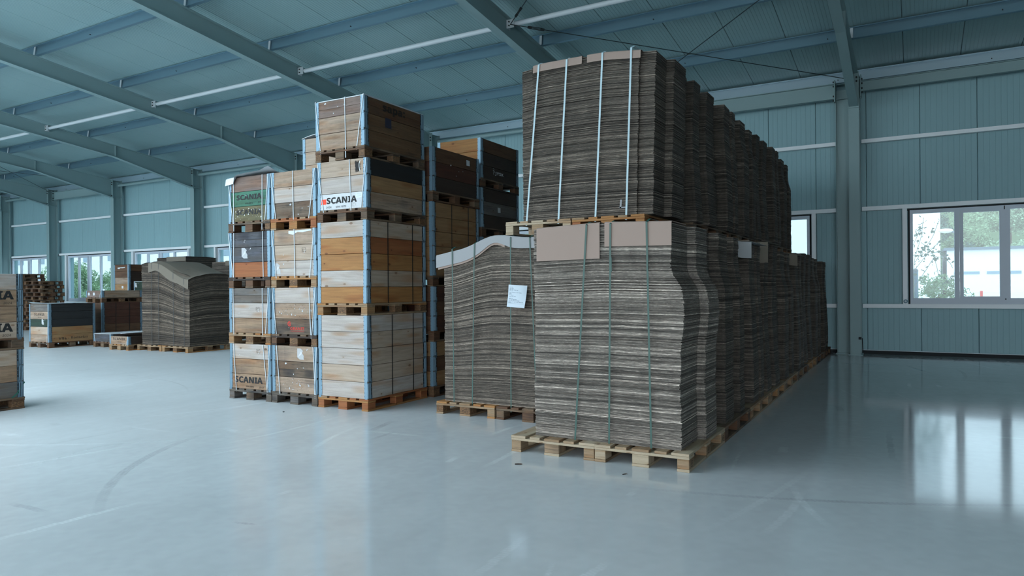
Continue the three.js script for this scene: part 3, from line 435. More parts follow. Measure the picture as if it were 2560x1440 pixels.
// -- middle stack of the front row
const L2 = 'in middle front stack';
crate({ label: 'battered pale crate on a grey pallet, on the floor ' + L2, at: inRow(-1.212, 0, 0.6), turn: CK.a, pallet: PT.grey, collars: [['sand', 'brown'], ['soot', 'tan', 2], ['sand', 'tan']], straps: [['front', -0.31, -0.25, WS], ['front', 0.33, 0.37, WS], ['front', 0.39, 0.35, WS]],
  extra: (t, cs, q) => { printed(cs[0], 'scrapsB', -0.03, 0, q.zf, 0, 0, 'paper_scraps'); printed(cs[2], 'torn', 0.2, 0, q.zf, 0, 0, 'paper_scraps'); printed(cs[1], 'scrapsA', 0, 0, q.zf, 0, 0, 'paper_scraps'); } });
crate({ label: 'crate with faded red lettering on its lowest board, second ' + L2, at: inRow(-1.216, 0.744, 0.602), turn: CK.a, pallet: PT.dark, collars: [['soot', 'brown'], ['sand', 'tan'], ['cream', 'tan']], straps: [['front', -0.38, -0.3, WS], ['front', 0.27, 0.3, WS], ['front', 0.38, 0.31, WS]],
  extra: (t, cs, q) => { printed(cs[0], 'granit', 0.02, 0, q.zf); printed(cs[1], 'scrapsB', 0.02, 0, q.zf, 0, 0, 'paper_scraps'); } });
crate({ label: 'pale crate with a torn white paper strip along its top, third ' + L2, at: inRow(-1.21, 1.488, 0.6), turn: CK.a, pallet: PT.tan, collars: [['cream', 'pale', 2], ['pale', 'tan'], ['sand', 'tan']], straps: [['front', -0.38, -0.3, WS], ['front', 0.02, 0.03, WS], ['front', 0.36, 0.28, WS]],
  extra: (t, cs, q) => { printed(cs[2], 'tornWide', 0.12, 0.055, q.zf, 0, 0, 'torn_paper'); printed(cs[1], 'marks', 0.0, 0, q.zf, 0, 0, 'stencil_mark'); printed(cs[0], 'torn', -0.2, 0, q.zf, 0, 0, 'paper_scraps'); } });
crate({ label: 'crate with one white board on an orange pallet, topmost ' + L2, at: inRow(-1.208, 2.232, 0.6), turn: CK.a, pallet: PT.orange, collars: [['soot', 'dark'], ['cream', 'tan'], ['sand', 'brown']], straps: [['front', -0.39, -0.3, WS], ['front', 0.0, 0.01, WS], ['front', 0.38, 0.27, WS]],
  extra: (t, cs, q) => { printed(cs[0], 'scrapsA', 0.1, 0, q.zf, 0, 0, 'paper_scraps'); } });
// -- outer stack of the front row
const L1 = 'in outer front stack';
crate({ label: 'crate with bold black word on its tan lowest board, lowest ' + L1, at: inRow(-2.022, 0, 0.6), turn: CK.a, pallet: PT.grey, collars: [['clay', 'tan'], ['clay', 'tan', 2], ['cream', 'pale']], straps: [['front', -0.31, -0.26, WS], ['front', 0.25, 0.33, WS], ['front', 0.38, 0.32, WS]],
  extra: (t, cs, q) => { printed(cs[0], 'scaniaTan', -0.02, 0, q.zf); printed(cs[2], 'marks', -0.02, -0.02, q.zf, 0, 0, 'stencil_mark'); } });
crate({ label: 'crate with grey and tan boards on a pale pallet, second ' + L1, at: inRow(-2.026, 0.744, 0.602), turn: CK.a, pallet: PT.tan, collars: [['clay', 'tan'], ['cream', 'tan'], ['grey', 'grey', 2]], straps: [['front', -0.31, -0.3, WS], ['front', 0.25, 0.25, WS], ['front', 0.37, 0.3, WS]],
  extra: (t, cs, q) => { printed(cs[1], 'marks', -0.02, -0.01, q.zf, 0, 0, 'stencil_mark'); } });
crate({ label: 'crate with slate grey boards above one orange board, third ' + L1, at: inRow(-2.02, 1.488, 0.6), turn: CK.a, pallet: PT.dark, collars: [['orange', 'tan'], ['slate', 'slate'], ['slate', 'slate', 2]], straps: [['front', -0.29, -0.3, WS], ['front', 0.26, 0.27, WS], ['front', -0.4, -0.3, WS]],
  extra: (t, cs, q) => { printed(cs[1], 'torn', 0, 0.02, q.zf, 0, 0, 'paper_scraps'); printed(cs[2], 'marks', -0.28, -0.03, q.zf, 0, 0, 'stencil_mark'); } });
crate({ label: 'crate with green and olive lettered boards under a white sheet, topmost ' + L1, at: inRow(-2.018, 2.232, 0.6), turn: CK.a, pallet: PT.dark, collars: [['olive', 'green'], ['green', 'green'], ['mauve', 'mauve']], straps: [['front', -0.29, -0.29, WS, 0.02], ['front', 0.26, 0.25, WS, 0.02], ['front', -0.4, -0.3, WS], ['front', 0.37, 0.3, WS]],
  extra: (t, cs, q) => {
    printed(cs[1], 'scaniaGreen', 0, 0, q.zf); printed(cs[0], 'scaniaOlive', 0, 0, q.zf);
    const s = new THREE.PlaneGeometry(0.86, 1.31, 16, 26), p = s.attributes.position; // a loose sheet, curled at its corners
    for (let i = 0; i < p.count; i++) { const x = p.getX(i), z = -p.getY(i), e = Math.max(0, z - 0.5) * Math.max(0, x - 0.25), f = Math.max(0, -x - 0.3); p.setXYZ(i, x, 0.006 + 0.02 * Math.sin(x * 4 + z) * Math.exp(-((z - 0.6) ** 2) * 8) + 2 * e - 0.3 * Math.max(0, z - 0.6) * (1 - ss(-0.26, -0.2, x)) * 6 - 0.12 * f * Math.max(0, z - 0.1), z - Math.max(0, z - 0.61) * (1 - ss(-0.26, -0.2, x)) * 0.8); }
    s.computeVertexNormals(); part('cover_sheet', s, M.plastic, t).position.y = q.top + 0.012;
  } });
// -- second and third rows behind
const LB = 'behind the tallest stack';
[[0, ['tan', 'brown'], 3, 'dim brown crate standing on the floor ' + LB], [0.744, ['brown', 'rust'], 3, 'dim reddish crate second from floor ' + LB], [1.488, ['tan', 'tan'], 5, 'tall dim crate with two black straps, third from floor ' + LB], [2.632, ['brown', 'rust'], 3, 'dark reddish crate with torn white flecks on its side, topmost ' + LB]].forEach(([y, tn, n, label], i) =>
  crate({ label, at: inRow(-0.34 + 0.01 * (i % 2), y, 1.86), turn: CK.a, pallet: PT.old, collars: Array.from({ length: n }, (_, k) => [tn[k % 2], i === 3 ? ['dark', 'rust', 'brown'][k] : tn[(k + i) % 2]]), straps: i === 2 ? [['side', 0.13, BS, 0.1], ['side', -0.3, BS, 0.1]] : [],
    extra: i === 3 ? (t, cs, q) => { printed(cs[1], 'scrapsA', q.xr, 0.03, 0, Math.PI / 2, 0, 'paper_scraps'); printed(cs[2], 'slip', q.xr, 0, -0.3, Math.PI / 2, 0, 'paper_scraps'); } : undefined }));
const LC = 'of the rearmost stack beside the cardboard';
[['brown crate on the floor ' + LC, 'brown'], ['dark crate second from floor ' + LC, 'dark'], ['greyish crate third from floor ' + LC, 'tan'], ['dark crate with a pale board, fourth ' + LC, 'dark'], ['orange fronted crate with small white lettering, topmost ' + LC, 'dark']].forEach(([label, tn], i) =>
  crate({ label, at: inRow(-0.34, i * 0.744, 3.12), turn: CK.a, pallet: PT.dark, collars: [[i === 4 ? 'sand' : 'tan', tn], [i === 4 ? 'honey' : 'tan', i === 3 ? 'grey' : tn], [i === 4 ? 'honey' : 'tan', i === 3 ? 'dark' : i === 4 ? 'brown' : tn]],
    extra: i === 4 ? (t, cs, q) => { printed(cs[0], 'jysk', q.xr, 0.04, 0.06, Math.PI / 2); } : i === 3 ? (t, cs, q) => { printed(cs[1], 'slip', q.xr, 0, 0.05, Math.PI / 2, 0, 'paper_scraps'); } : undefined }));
const LD = 'stack behind the middle stack';
['crate on the floor in the ' + LD, 'second crate from floor in the ' + LD, 'third crate from floor in the ' + LD, 'fourth crate from floor in the ' + LD, 'light pine crate with a bowed white lid, topmost of the ' + LD].forEach((l, i) =>
  crate({ label: i === 4 ? l : 'half hidden tan ' + l, at: inRow(-1.93, i * 0.744 - (i === 4 ? 0.0 : 0), 1.87), turn: CK.a, pallet: PT.tan, collars: [['pale', 'tan'], ['pale', 'tan'], ['pale', 'tan']],
    extra: i === 4 ? (t, cs, q) => { const s = new THREE.BoxGeometry(0.8, 0.008, 1.2, 12, 1, 1), p = s.attributes.position; for (let k = 0; k < p.count; k++) p.setY(k, p.getY(k) + 0.05 * (1 - (p.getX(k) / 0.4) ** 2)); s.computeVertexNormals(); part('bowed_lid', s, M.plastic, t).position.y = q.top + 0.006; } : undefined }));
// -- stack at the near side, its long side to the hall
crate({ label: 'knotty pine crate with a dirty lowest board, on the floor by the picture edge', at: [-10.136, 0, -4.006], pallet: PT.old, collars: [['brown', 'grey'], ['pale', 'clay'], ['pale', 'pale']],
  extra: (t, cs, q) => { part('strap', ribbon([[q.xr + 0.006, 0.33, -0.6], [q.xr + 0.008, 0.2, -0.52], [q.xr + 0.006, 0.13, -0.44]], 0.016, [1, 0, 0]), std(0x1f5d4f, 0.5), t); } });
crate({ label: 'crate with large black lettering and year on two boards, upper one by the picture edge', at: [-10.136, 0.744, -4.006], pallet: PT.old, collars: [['pale', 'pale'], ['clay', 'clay', 2], ['pale', 'clay'], ['pale', 'cream']],
  extra: (t, cs, q) => { printed(cs[0], 'scaniaSide', q.xr, 0.01, -0.17, Math.PI / 2); printed(cs[2], 'scaniaSide', q.xr, 0.01, -0.18, Math.PI / 2); printed(t, 'slip', q.xr - 0.1, 0.075, -0.3, Math.PI / 2, 0, 'paper_slip'); } });
// -- group by the windows
crate({ label: 'low wide crate with black boards over two tan boards, standing alone on the open floor', at: [-19.98, 0, -10.4], turn: -0.01, w: 1.0, pallet: PT.old, collars: [['sand', 'tan'], ['pale', 'tan'], ['forest', 'black'], ['sand', 'black'], ['grey', 'black', 2]], straps: [['front', 0.49, 0.4, WS, 0.12]],
  extra: (t, cs, q) => {
    printed(cs[3], 'scaniaFar', 0.02, 0, q.zf); printed(cs[0], 'vbl', q.xr, 0.0, -0.02, Math.PI / 2); printed(cs[2], 'torn', 0.28, 0.03, q.zf, 0, 0, 'paper_scraps');
    const s = new THREE.PlaneGeometry(1.04, 1.24, 10, 10), p = s.attributes.position; for (let i = 0; i < p.count; i++) { const x = p.getX(i), z = -p.getY(i); p.setXYZ(i, x, 0.01 + 0.5 * Math.max(0, -x - 0.3) * Math.max(0, z - 0.2), z); } s.computeVertexNormals(); part('cover_sheet', s, M.plastic, t).position.y = q.top + 0.004;
  } });
crate({ label: 'dark strapped crate behind the low wide crate, under a shallow one board crate', at: [-20.2, 0, -11.95], pallet: PT.dark, collars: [['brown', 'brown'], ['brown', 'brown'], ['brown', 'rust'], ['brown', 'rust'], ['brown', 'rust']], straps: [['side', 0.2, BS, 0.1], ['side', -0.2, BS, 0.1]] });
crate({ label: 'shallow one board crate with paper stickers on its end, on the dark strapped crate', at: [-20.2, 1.144, -11.95], pallet: PT.old, collars: [['mauve', 'sand']], straps: [['front', 0.37, 0.25, WS]], extra: (t, cs, q) => { for (const x of [-0.25, 0.0]) printed(cs[0], 'slip', x, 0, q.zf, 0, 0, 'paper_sticker'); } });
crate({ label: 'brown crate on the floor in the stack by the windows', at: [-21.7, 0, -13.65], pallet: PT.dark, collars: [['brown', 'dark'], ['brown', 'dark'], ['brown', 'dark'], ['brown', 'dark'], ['brown', 'dark']] });
crate({ label: 'brown crate with a white slip on its end, topmost in the stack by the windows', at: [-21.7, 1.144, -13.65], pallet: PT.dark, lid: 'dark', collars: [['soot', 'dark'], ['tan', 'dark', 2], ['sand', 'dark'], ['brown', 'dark'], ['brown', 'brown', 2]], straps: [['front', 0.34, 0.34, WS]], extra: (t, cs, q) => { printed(cs[1], 'slip', 0.06, 0, q.zf, 0, 0, 'paper_slip'); printed(cs[4], 'tornWide', 0, 0.0, q.zf, 0, 0, 'paper_scraps'); } });
crate({ label: 'small dark green crate with a white lid between the strapped crate and the cardboard', at: [-20.0, 0.0, -13.25], pallet: PT.dark, lid: 'white', collars: [['forest', 'black'], ['forest', 'black'], ['forest', 'black'], ['forest', 'black'], ['forest', 'black'], ['forest', 'black'], ['forest', 'black'], ['forest', 'black']], straps: [['front', 0.05, 0.05, WS], ['front', -0.38, -0.38, WS], ['front', 0.38, 0.3, WS]], extra: (t, cs, q) => { printed(cs[7], 'torn', -0.2, 0, q.zf, 0, 0, 'paper_scraps'); } });
crate({ label: 'low dark crate with a flat white lid, behind the low crate with black lettering', at: [-18.5, 0, -11.2], pallet: PT.old, lid: 'white', collars: [['slate', 'dark']], straps: [['front', -0.37, -0.3, WS, 0.12]] });
crate({ label: 'low one board crate with bold black word on its end and a tilted white lid', at: [-17.17, 0, -10.85], pallet: PT.tan, collars: [['sand', 'dark']], straps: [['front', -0.36, -0.38, WS, 0.12], ['front', 0.38, 0.3, WS, 0.12]],
  extra: (t, cs, q) => { printed(cs[0], 'scaniaFar', 0, 0.01, q.zf); const l = part('tilted_lid', new THREE.BoxGeometry(0.8, 0.012, 1.1), M.plastic, t); l.position.set(0.07, q.top + 0.11, -0.1); l.rotation.set(0.1, -0.4, 0.1); } });
// piles of empty pallets under the far window
const NTH = ['topmost', 'second', 'third', 'fourth', 'fifth', 'sixth', 'seventh', 'eighth', 'ninth', 'tenth', 'eleventh', 'twelfth', 'thirteenth', 'fourteenth', 'lowest'], nth = (k) => NTH[k] + (k ? ' pallet from the top' : ' pallet');
for (let k = 0; k < 13; k++) pallet('dark empty ' + nth(12 - k) + ' of the lower pile under the far window', [-28.95 + 0.03 * Math.sin(k * 2.3), k * 0.1441, -14.4 + 0.03 * Math.cos(k * 3.1)], Math.PI / 2 + 0.01 * Math.sin(k), PT.dark, 300 + k, 'pallets in the lower pile');
for (let k = 0; k < 15; k++) pallet('brown empty ' + nth(14 - k) + ' of the taller pile under the far window', [-30.3 + 0.03 * Math.sin(k * 1.7), k * 0.1441, -14.4 + 0.03 * Math.cos(k * 2.1)], Math.PI / 2 + 0.012 * Math.sin(k * 3), PT.old, 340 + k, 'pallets in the taller pile');

// ---------------------------------------------------------------- bundles of flat cardboard blanks
const streakTex = (() => { const n = noise2(201), m = noise2(202); return dataTex(1024, 1024, (i, j) => { const a = n(i / 40, j / 2, 26, 512), b = m(i / 14, j / 2.5, 73, 410), c = n(i / 120 + 7, j / 60 + 3, 9, 17), d = m(i / 3, j, 341, 1024); let v = 0.18 + 0.34 * a * b * 2 + 0.2 * c + 0.12 * d; v += Math.max(0, a - 0.72) * 1.5 * (0.4 + c); return [cl(v * 250), cl(v * 252), cl(v * 255)]; }, false); })();
const sheetMat = new THREE.MeshStandardMaterial({ color: 0xffffff, map: streakTex, vertexColors: true, roughness: 0.9 });
// outline: corners [x, z], counter-clockwise seen from above; every sheet is a slab of its own, a little out of line with its neighbours
function sheetStack({ outline, H, t = 0.0105, sag = () => 0, shift = () => [0, 0], seed = 1, tone = 0.2, seg = 0.17, rough = 1, hue = [1.5, 1.25, 1.02] }) {
  const r = rng(seed), O = []; let area = 0;
  outline.forEach(([x, z], i) => { const [x2, z2] = outline[(i + 1) % outline.length]; area += x * -z2 - x2 * -z; });
  const C = area > 0 ? outline : outline.slice().reverse();
  C.forEach(([x, z], i) => { const [x2, z2] = C[(i + 1) % C.length], L = Math.hypot(x2 - x, z2 - z), n = Math.max(1, Math.round(L / seg)), nx = -(z2 - z) / L, nz = (x2 - x) / L; for (let k = 0; k < n; k++) O.push([x + ((x2 - x) * k) / n, z + ((z2 - z) * k) / n, nx, nz, k === 0]); });
  const m = O.length, n = Math.round(H / t), P = [], Cc = [], col = (v) => [v * hue[0], v * hue[1], v * hue[2]], U = [];
  const tri = (a, b, c, v, ua = 0, ub = 0, uc = 0) => { P.push(...a, ...b, ...c); U.push(ua, a[1], ub, b[1], uc, c[1]); const k = col(v); Cc.push(...k, ...k, ...k); };
  let drift = 0, drift2 = 0;
  for (let k = 0; k < n; k++) {
    drift = drift * 0.9 + (r() - 0.5) * 0.0035 * rough; drift2 = drift2 * 0.9 + (r() - 0.5) * 0.0035 * rough;
    const f = (k + 0.5) / n, [ox, oz] = shift(f * H), out = drift + (r() < 0.12 ? -0.007 : (r() - 0.5) * 0.0035) * rough, wob = (r() - 0.5) * 0.004 * rough, ph = r() * 6.3, gap = r() < 0.16 ? 0.5 : 0.24;
    const base = tone * (0.6 + 0.7 * r()) * (r() < 0.18 ? 1.9 : 1) * (r() < 0.2 ? 0.42 : 1), lo = [], hi = [], li = [], hil = [];
    for (let i = 0; i < m; i++) {
      const [x, z, nx, nz, corner] = O[i], e = out + wob * Math.sin(ph + i * 0.8) + (r() - 0.5) * 0.0022 * rough, sx = shift(f * H)[0] * (x > 0 ? 1 : 0) , px = x + nx * e + sx + drift2, pz = z + nz * e + oz, y0 = (k / n) * H, s = sag(x, z) * f;
      lo.push([px, y0 + s, pz]); hi.push([px, y0 + t * (1 - gap) + s, pz]); li.push([px - nx * 0.03, y0 + s, pz - nz * 0.03]); hil.push([px - nx * 0.03, y0 + t * (1 - gap) + s, pz - nz * 0.03]);
    }
    let tv = r();
    for (let i = 0; i < m; i++) {
      const j = (i + 1) % m; tv = 0.6 * tv + 0.4 * r(); const v = base * (0.62 + 0.76 * tv);
      const u0 = i * seg, u1 = u0 + seg; tri(lo[i], lo[j], hi[j], v, u0, u1, u1); tri(lo[i], hi[j], hi[i], v, u0, u1, u0);
      tri(hi[i], hi[j], hil[j], tone); tri(hi[i], hil[j], hil[i], tone); tri(lo[j], lo[i], li[i], tone); tri(lo[j], li[i], li[j], tone);
    }
    if (k === n - 1 || k === 0) { const cap = THREE.ShapeUtils.triangulateShape(O.map(([x, z]) => new THREE.Vector2(x, -z)), []), ring = k ? hi : lo; for (const [a, b, c] of cap) k ? tri(ring[a], ring[b], ring[c], tone) : tri(ring[a], ring[c], ring[b], tone); }
  }
  // a closed heart that fills the inside, so that no light comes through, darkened to paint shade between the sheets
  const inn = O.map(([x, z, nx, nz, corner], i) => { const q = O[(i + m - 1) % m]; return corner ? [x - (nx + q[2]) * 0.022, z - (nz + q[3]) * 0.022] : [x - nx * 0.022, z - nz * 0.022]; });
  for (let k = 0; k < 16; k++) for (let i = 0; i < m; i++) { const j = (i + 1) % m, at = (q, h) => [inn[q][0] + (O[q][0] > 0 ? shift(h * H)[0] : 0), h * H * 0.995 + sag(O[q][0], O[q][1]) * h, inn[q][1] + shift(h * H)[1]], a = k / 16, b = (k + 1) / 16; tri(at(i, a), at(j, a), at(j, b), tone * 0.3); tri(at(i, a), at(j, b), at(i, b), tone * 0.3); }
  const g = new THREE.BufferGeometry(); g.setAttribute('position', new THREE.Float32BufferAttribute(P, 3)); g.setAttribute('color', new THREE.Float32BufferAttribute(Cc, 3)); g.setAttribute('uv', new THREE.Float32BufferAttribute(U, 2)); g.computeVertexNormals(); return g;
}
// a cover sheet on the stack that folds down over its front
function coverSheet({ x0, x1, back, front, topY, drop, nx = 16, lift = 0.006 }) {
  const rows = []; for (let i = 0; i <= 8; i++) rows.push(['t', i / 8]); for (let i = 1; i <= 3; i++) rows.push(['b', i / 3]); for (let i = 1; i <= 4; i++) rows.push(['d', i / 4]);
  const grid = (o) => rows.map(([k, u]) => Array.from({ length: nx + 1 }, (_, i) => {
    const x = x0 + ((x1 - x0) * i) / nx, zf = front - 0.01, rr = 0.014 + o; if (k === 't') { const z = back + (zf - back) * u; return [x, topY(x, z) + lift + o, z]; }
    const yf = topY(x, zf) + lift; if (k === 'b') { const a = (u * Math.PI) / 2; return [x, yf - 0.014 + rr * Math.cos(a), zf + rr * Math.sin(a)]; }
    return [x + (typeof drop === 'function' ? 0 : 0), yf - 0.014 - (typeof drop === 'function' ? drop(x) : drop) * u, zf + rr + 0.004 * u]; }));
  const A = grid(0), B = grid(0.004), P = [], q = (a, b, c, d) => P.push(...a, ...b, ...c, ...a, ...c, ...d);
  for (let j = 0; j + 1 < rows.length; j++) for (let i = 0; i < nx; i++) { q(B[j][i], B[j + 1][i], B[j + 1][i + 1], B[j][i + 1]); q(A[j][i], A[j][i + 1], A[j + 1][i + 1], A[j + 1][i]); }
  for (let j = 0; j + 1 < rows.length; j++) { q(A[j][0], A[j + 1][0], B[j + 1][0], B[j][0]); q(A[j][nx], B[j][nx], B[j + 1][nx], A[j + 1][nx]); }
  const l = rows.length - 1; for (let i = 0; i < nx; i++) q(A[l][i], A[l][i + 1], B[l][i + 1], B[l][i]);
  const g = new THREE.BufferGeometry(); g.setAttribute('position', new THREE.Float32BufferAttribute(P, 3)); g.computeVertexNormals(); return g;
}
function bundle(label, at, turn, geo, group) { const t = thing('cardboard_bundle', label, 'cardboard', at, turn, group), s = part('sheets', geo, sheetMat, t); s.userData.kind = 'stuff'; s.userData.label = 'flat brown cardboard blanks stacked edge on edge'; return t; }
function bandStrap(t, xt, xb, top, zf, mat, foot = -0.06, w = 0.016) { part('strap', ribbon([[xt + 0.03, top + 0.014, zf - 1.0], [xt + 0.012, top + 0.016, zf - 0.03], [xt, top - 0.012, zf + 0.02], [xb, foot, zf + 0.02]], w, [[0, 1, 0], [0, 0, 1], [0, 0, 1]]), mat, t); }
const TS = M.strapTeal;
// -- the lower row: its first bundle
{
  const t = bundle('front lower cardboard bundle with two brown flaps and three green bands, nearest the viewer', [-2.353, PAL_H, -5.44], 0.0053, sheetStack({
    outline: [[-0.60, -0.10], [0.715, -0.10], [0.715, -0.58], [0.785, -0.60], [0.785, -0.97], [0.675, -0.99], [0.675, -1.2], [-0.62, -1.2], [-0.62, -0.98], [-0.7, -0.97], [-0.7, -0.6], [-0.6, -0.58]], H: 1.855, t: 0.0095, seed: 3, tone: 0.235, hue: [1.42, 1.24, 1.06],
    shift: (y) => [-0.075 * ss(1.28, 1.5, y) + 0.03 * Math.exp(-(((y - 1.1) / 0.25) ** 2)), 0.006 * Math.sin(y * 5)], sag: (x) => -0.035 * Math.abs(x - 0.05), rough: 1.15 }));
  const top = (x) => 1.855 - 0.035 * Math.abs(x - 0.05);
  part('cover_flap', coverSheet({ x0: -0.565, x1: 0.036, back: -0.5, front: -0.088, topY: top, drop: (x) => 0.29 + 0.02 * x, nx: 10 }), M.kraft, t);
  part('cover_flap', coverSheet({ x0: 0.08, x1: 0.655, back: -0.5, front: -0.088, topY: top, drop: (x) => 0.185 - 0.02 * (x - 0.4), nx: 10 }), M.kraft, t);
  for (const [a, b] of [[-0.08, -0.205], [0.137, 0.109], [0.451, 0.475]]) bandStrap(t, a, b, 1.855, -0.09, TS, -0.03);
  part('strap_tail', merge([box(0.02, 0.12, 0.004, 0.14, 1.5, -0.062), box(0.014, 0.09, 0.004, 0.457, 1.49, -0.062)]), TS, t);
}
// the ones behind it, three kinds that repeat
const PAD = [[[-0.62, -0.02], [0.68, -0.02], [0.68, -0.16], [0.775, -0.18], [0.775, -0.52], [0.63, -0.54], [0.63, -0.88], [0.76, -0.9], [0.76, -1.12], [0.68, -1.14], [0.68, -1.17], [-0.7, -1.17], [-0.7, -0.2], [-0.62, -0.18]],
  [[-0.66, -0.03], [0.625, -0.03], [0.625, -0.3], [0.76, -0.31], [0.75, -0.66], [0.7, -0.67], [0.7, -0.74], [0.76, -0.75], [0.76, -0.95], [0.62, -0.97], [0.62, -1.16], [-0.66, -1.16]],
  [[-0.68, -0.02], [0.755, -0.02], [0.755, -0.28], [0.62, -0.3], [0.62, -0.56], [0.76, -0.58], [0.76, -0.9], [0.67, -0.92], [0.67, -1.17], [-0.68, -1.17]]];
const geoKind = PAD.map((outline, k) => sheetStack({ outline, H: 1.84, t: 0.0105, seed: 21 + k, tone: 0.105, shift: (y) => [k === 0 ? -0.05 * ss(1.25, 1.5, y) : 0.02 * Math.sin(y * 2.4 + k), 0], sag: (x) => -0.02 * Math.max(0, x - 0.3) }));
const rowX = (i) => -2.353 - 0.0064 * i;
const ORD = ['', 'second', 'third', 'fourth', 'fifth', 'sixth', 'seventh', 'eighth', 'last'];
for (let i = 1; i < 9; i++) {
  const t = bundle(i === 8 ? 'last cardboard bundle of the lower row, against the window wall' : ORD[i] + ' cardboard bundle of the lower row, counted from the front', [rowX(i), PAL_H, -5.44 - 1.213 * i - (i === 8 ? 0.12 : 0)], 0.0053, geoKind[(i + 2) % 3]);
  t.scale.y = [1, 1.0, 1.0, 1.01, 0.985, 1.0, 1.015, 1.0, 0.985][i];
  const top = 1.84;
  if (i === 2) part('cover_flap', coverSheet({ x0: -0.2, x1: 0.83, back: -0.9, front: 0.02, topY: (x, z) => top - 0.06 * ss(0.45, 0.8, x), drop: 0.16, nx: 10 }), M.kraftPale, t);
  if (i === 3) part('cover_flap', coverSheet({ x0: 0.3, x1: 0.79, back: -0.9, front: 0.0, topY: () => top - 0.01, drop: 0.24, nx: 6 }), M.kraftDull, t);
  if (i === 5) part('cover_flap', coverSheet({ x0: 0.2, x1: 0.81, back: -0.9, front: 0.0, topY: (x) => top - 0.06 * ss(0.5, 0.8, x), drop: 0.16, nx: 6 }), M.kraftDull, t);
}
for (let i = 0; i < 9; i++) {
  const z = -5.44 - 1.213 * i - (i === 8 ? 0.12 : 0) - 0.6;
  pallet(i === 0 ? 'pale new pallet with stamped corner block under the front bundle, on the dark aisle side' : ORD[i] + ' pallet from the front along the dark aisle edge of the lower row', [-1.95 - 0.0064 * i, 0, z], 0.0053, i < 4 ? [PT.new, PT.old, PT.tan, PT.tan][i] : [PT.tan, PT.old, PT.tan, PT.dark, PT.dark][i - 4], 60 + i);
}
{ const o = scene.children[scene.children.length - 9]; for (const [x, y, z] of [[0.4012, 0.061, 0.53], [0.4012, 0.061, -0.53], [0.4012, 0.061, 0]]) printed(o, 'stamp', x, y, z, Math.PI / 2, 0, 'burnt_stamp'); }
pallet('pale new pallet with bare end boards under the front bundle, beside the other crates', [-2.753, 0, -6.04], 0.0053, PT.new, 80);
for (let i = 1; i < 3; i++) pallet((i === 1 ? 'inner' : 'second inner') + ' pallet of the lower row hidden behind the bare ended one', [-2.76, 0, -6.04 - 1.213 * i], 0.0053, PT.tan, 81 + i, 'inner pallets of the lower row');
// -- the bundle to its side
{
  const sag = (x) => -0.17 * ss(0.0, 1, (-0.02 - x) / 0.72) - 0.03 * ss(0.1, 0.7, x), t = bundle('cardboard bundle under a white sheet with a paper tag on its front', [-4.07, PAL_H, -6.68], 0, sheetStack({ outline: [[-0.745, -0.09], [0.73, -0.09], [0.73, -0.5], [0.66, -0.52], [0.66, -0.9], [0.73, -0.92], [0.73, -1.18], [-0.73, -1.18], [-0.73, -0.7], [-0.68, -0.68], [-0.68, -0.4], [-0.745, -0.38]], H: 1.875, t: 0.0094, seed: 9, tone: 0.145, sag }));
  const top = (x) => 1.885 + sag(x) + 0.012 * Math.cos(x * 9) - 0.02 * ss(-0.6, -0.85, x), drop = (x) => 0.135 - 0.07 * Math.exp(-(((x + 0.02) / 0.16) ** 2)) - 0.03 * ss(0.05, 0.4, x);
  part('cover_sheet', coverSheet({ x0: -0.835, x1: 0.76, back: -1.1, front: -0.068, topY: top, drop, nx: 30 }), M.kraftPale, t);
  part('cover_sheet', coverSheet({ x0: -0.81, x1: 0.1, back: -1.1, front: -0.075, topY: (x) => top(x) - 0.004, drop: (x) => drop(x) + 0.02, nx: 20 }), M.kraft, t);
  for (const [a, b, h] of [[-0.6, -0.589, 1.77], [-0.292, -0.34, 1.82], [0.183, 0.173, 1.87], [0.424, 0.5, 1.86]]) bandStrap(t, a, b, h + 0.012, -0.07, M.strapTeal, -0.06, 0.014);
  const lb = printMat('label', 300, 340, (g, w, h) => { g.fillStyle = '#b4c0ca'; g.fillRect(0, 0, w, h); const r = rng(8); g.fillStyle = '#5d6b78'; for (const [y, n] of [[0.1, 2], [0.15, 2], [0.22, 4], [0.27, 2], [0.34, 6], [0.4, 1], [0.46, 3], [0.52, 3], [0.6, 2], [0.64, 4], [0.7, 5], [0.76, 6], [0.8, 2]]) { let x = 0.07; for (let k = 0; k < n; k++) { const l = 0.05 + 0.1 * r(); if (x + l < 0.92) g.fillRect(x * w, y * h, l * w, h * 0.017); x += l + 0.025; } } g.fillRect(w * 0.06, h * 0.83, w * 0.86, 2); });
  const pg = new THREE.PlaneGeometry(0.222, 0.245, 10, 6), pp = pg.attributes.position; for (let i = 0; i < pp.count; i++) pp.setZ(i, 0.02 * Math.max(0, pp.getX(i) / 0.11) ** 2 * (0.5 + pp.getY(i) / 0.245) * -1.2 + 0.018 * Math.max(0, -pp.getY(i) / 0.12)); pg.computeVertexNormals();
  const l = part('paper_label', pg, lb, t); l.position.set(0.27, 1.366 - PAL_H, -0.03); l.rotation.z = -0.07;
}
pallet('worn pallet with pale end blocks under the tagged cardboard bundle', [-4.48, 0, -7.28], 0, PT.tan, 90);
pallet('darker pallet with speckled chipboard blocks under the tagged bundle', [-3.66, 0, -7.28], 0, PT.old, 91);
for (let i = 1; i < 3; i++) bundle((i === 1 ? 'cardboard bundle hidden right' : 'second cardboard bundle hidden') + ' behind the paper tagged one', [-4.07, 0, -6.68 - 1.25 * i], 0, geoKind[i], 'hidden bundles behind the tagged one').scale.y = 1.09;
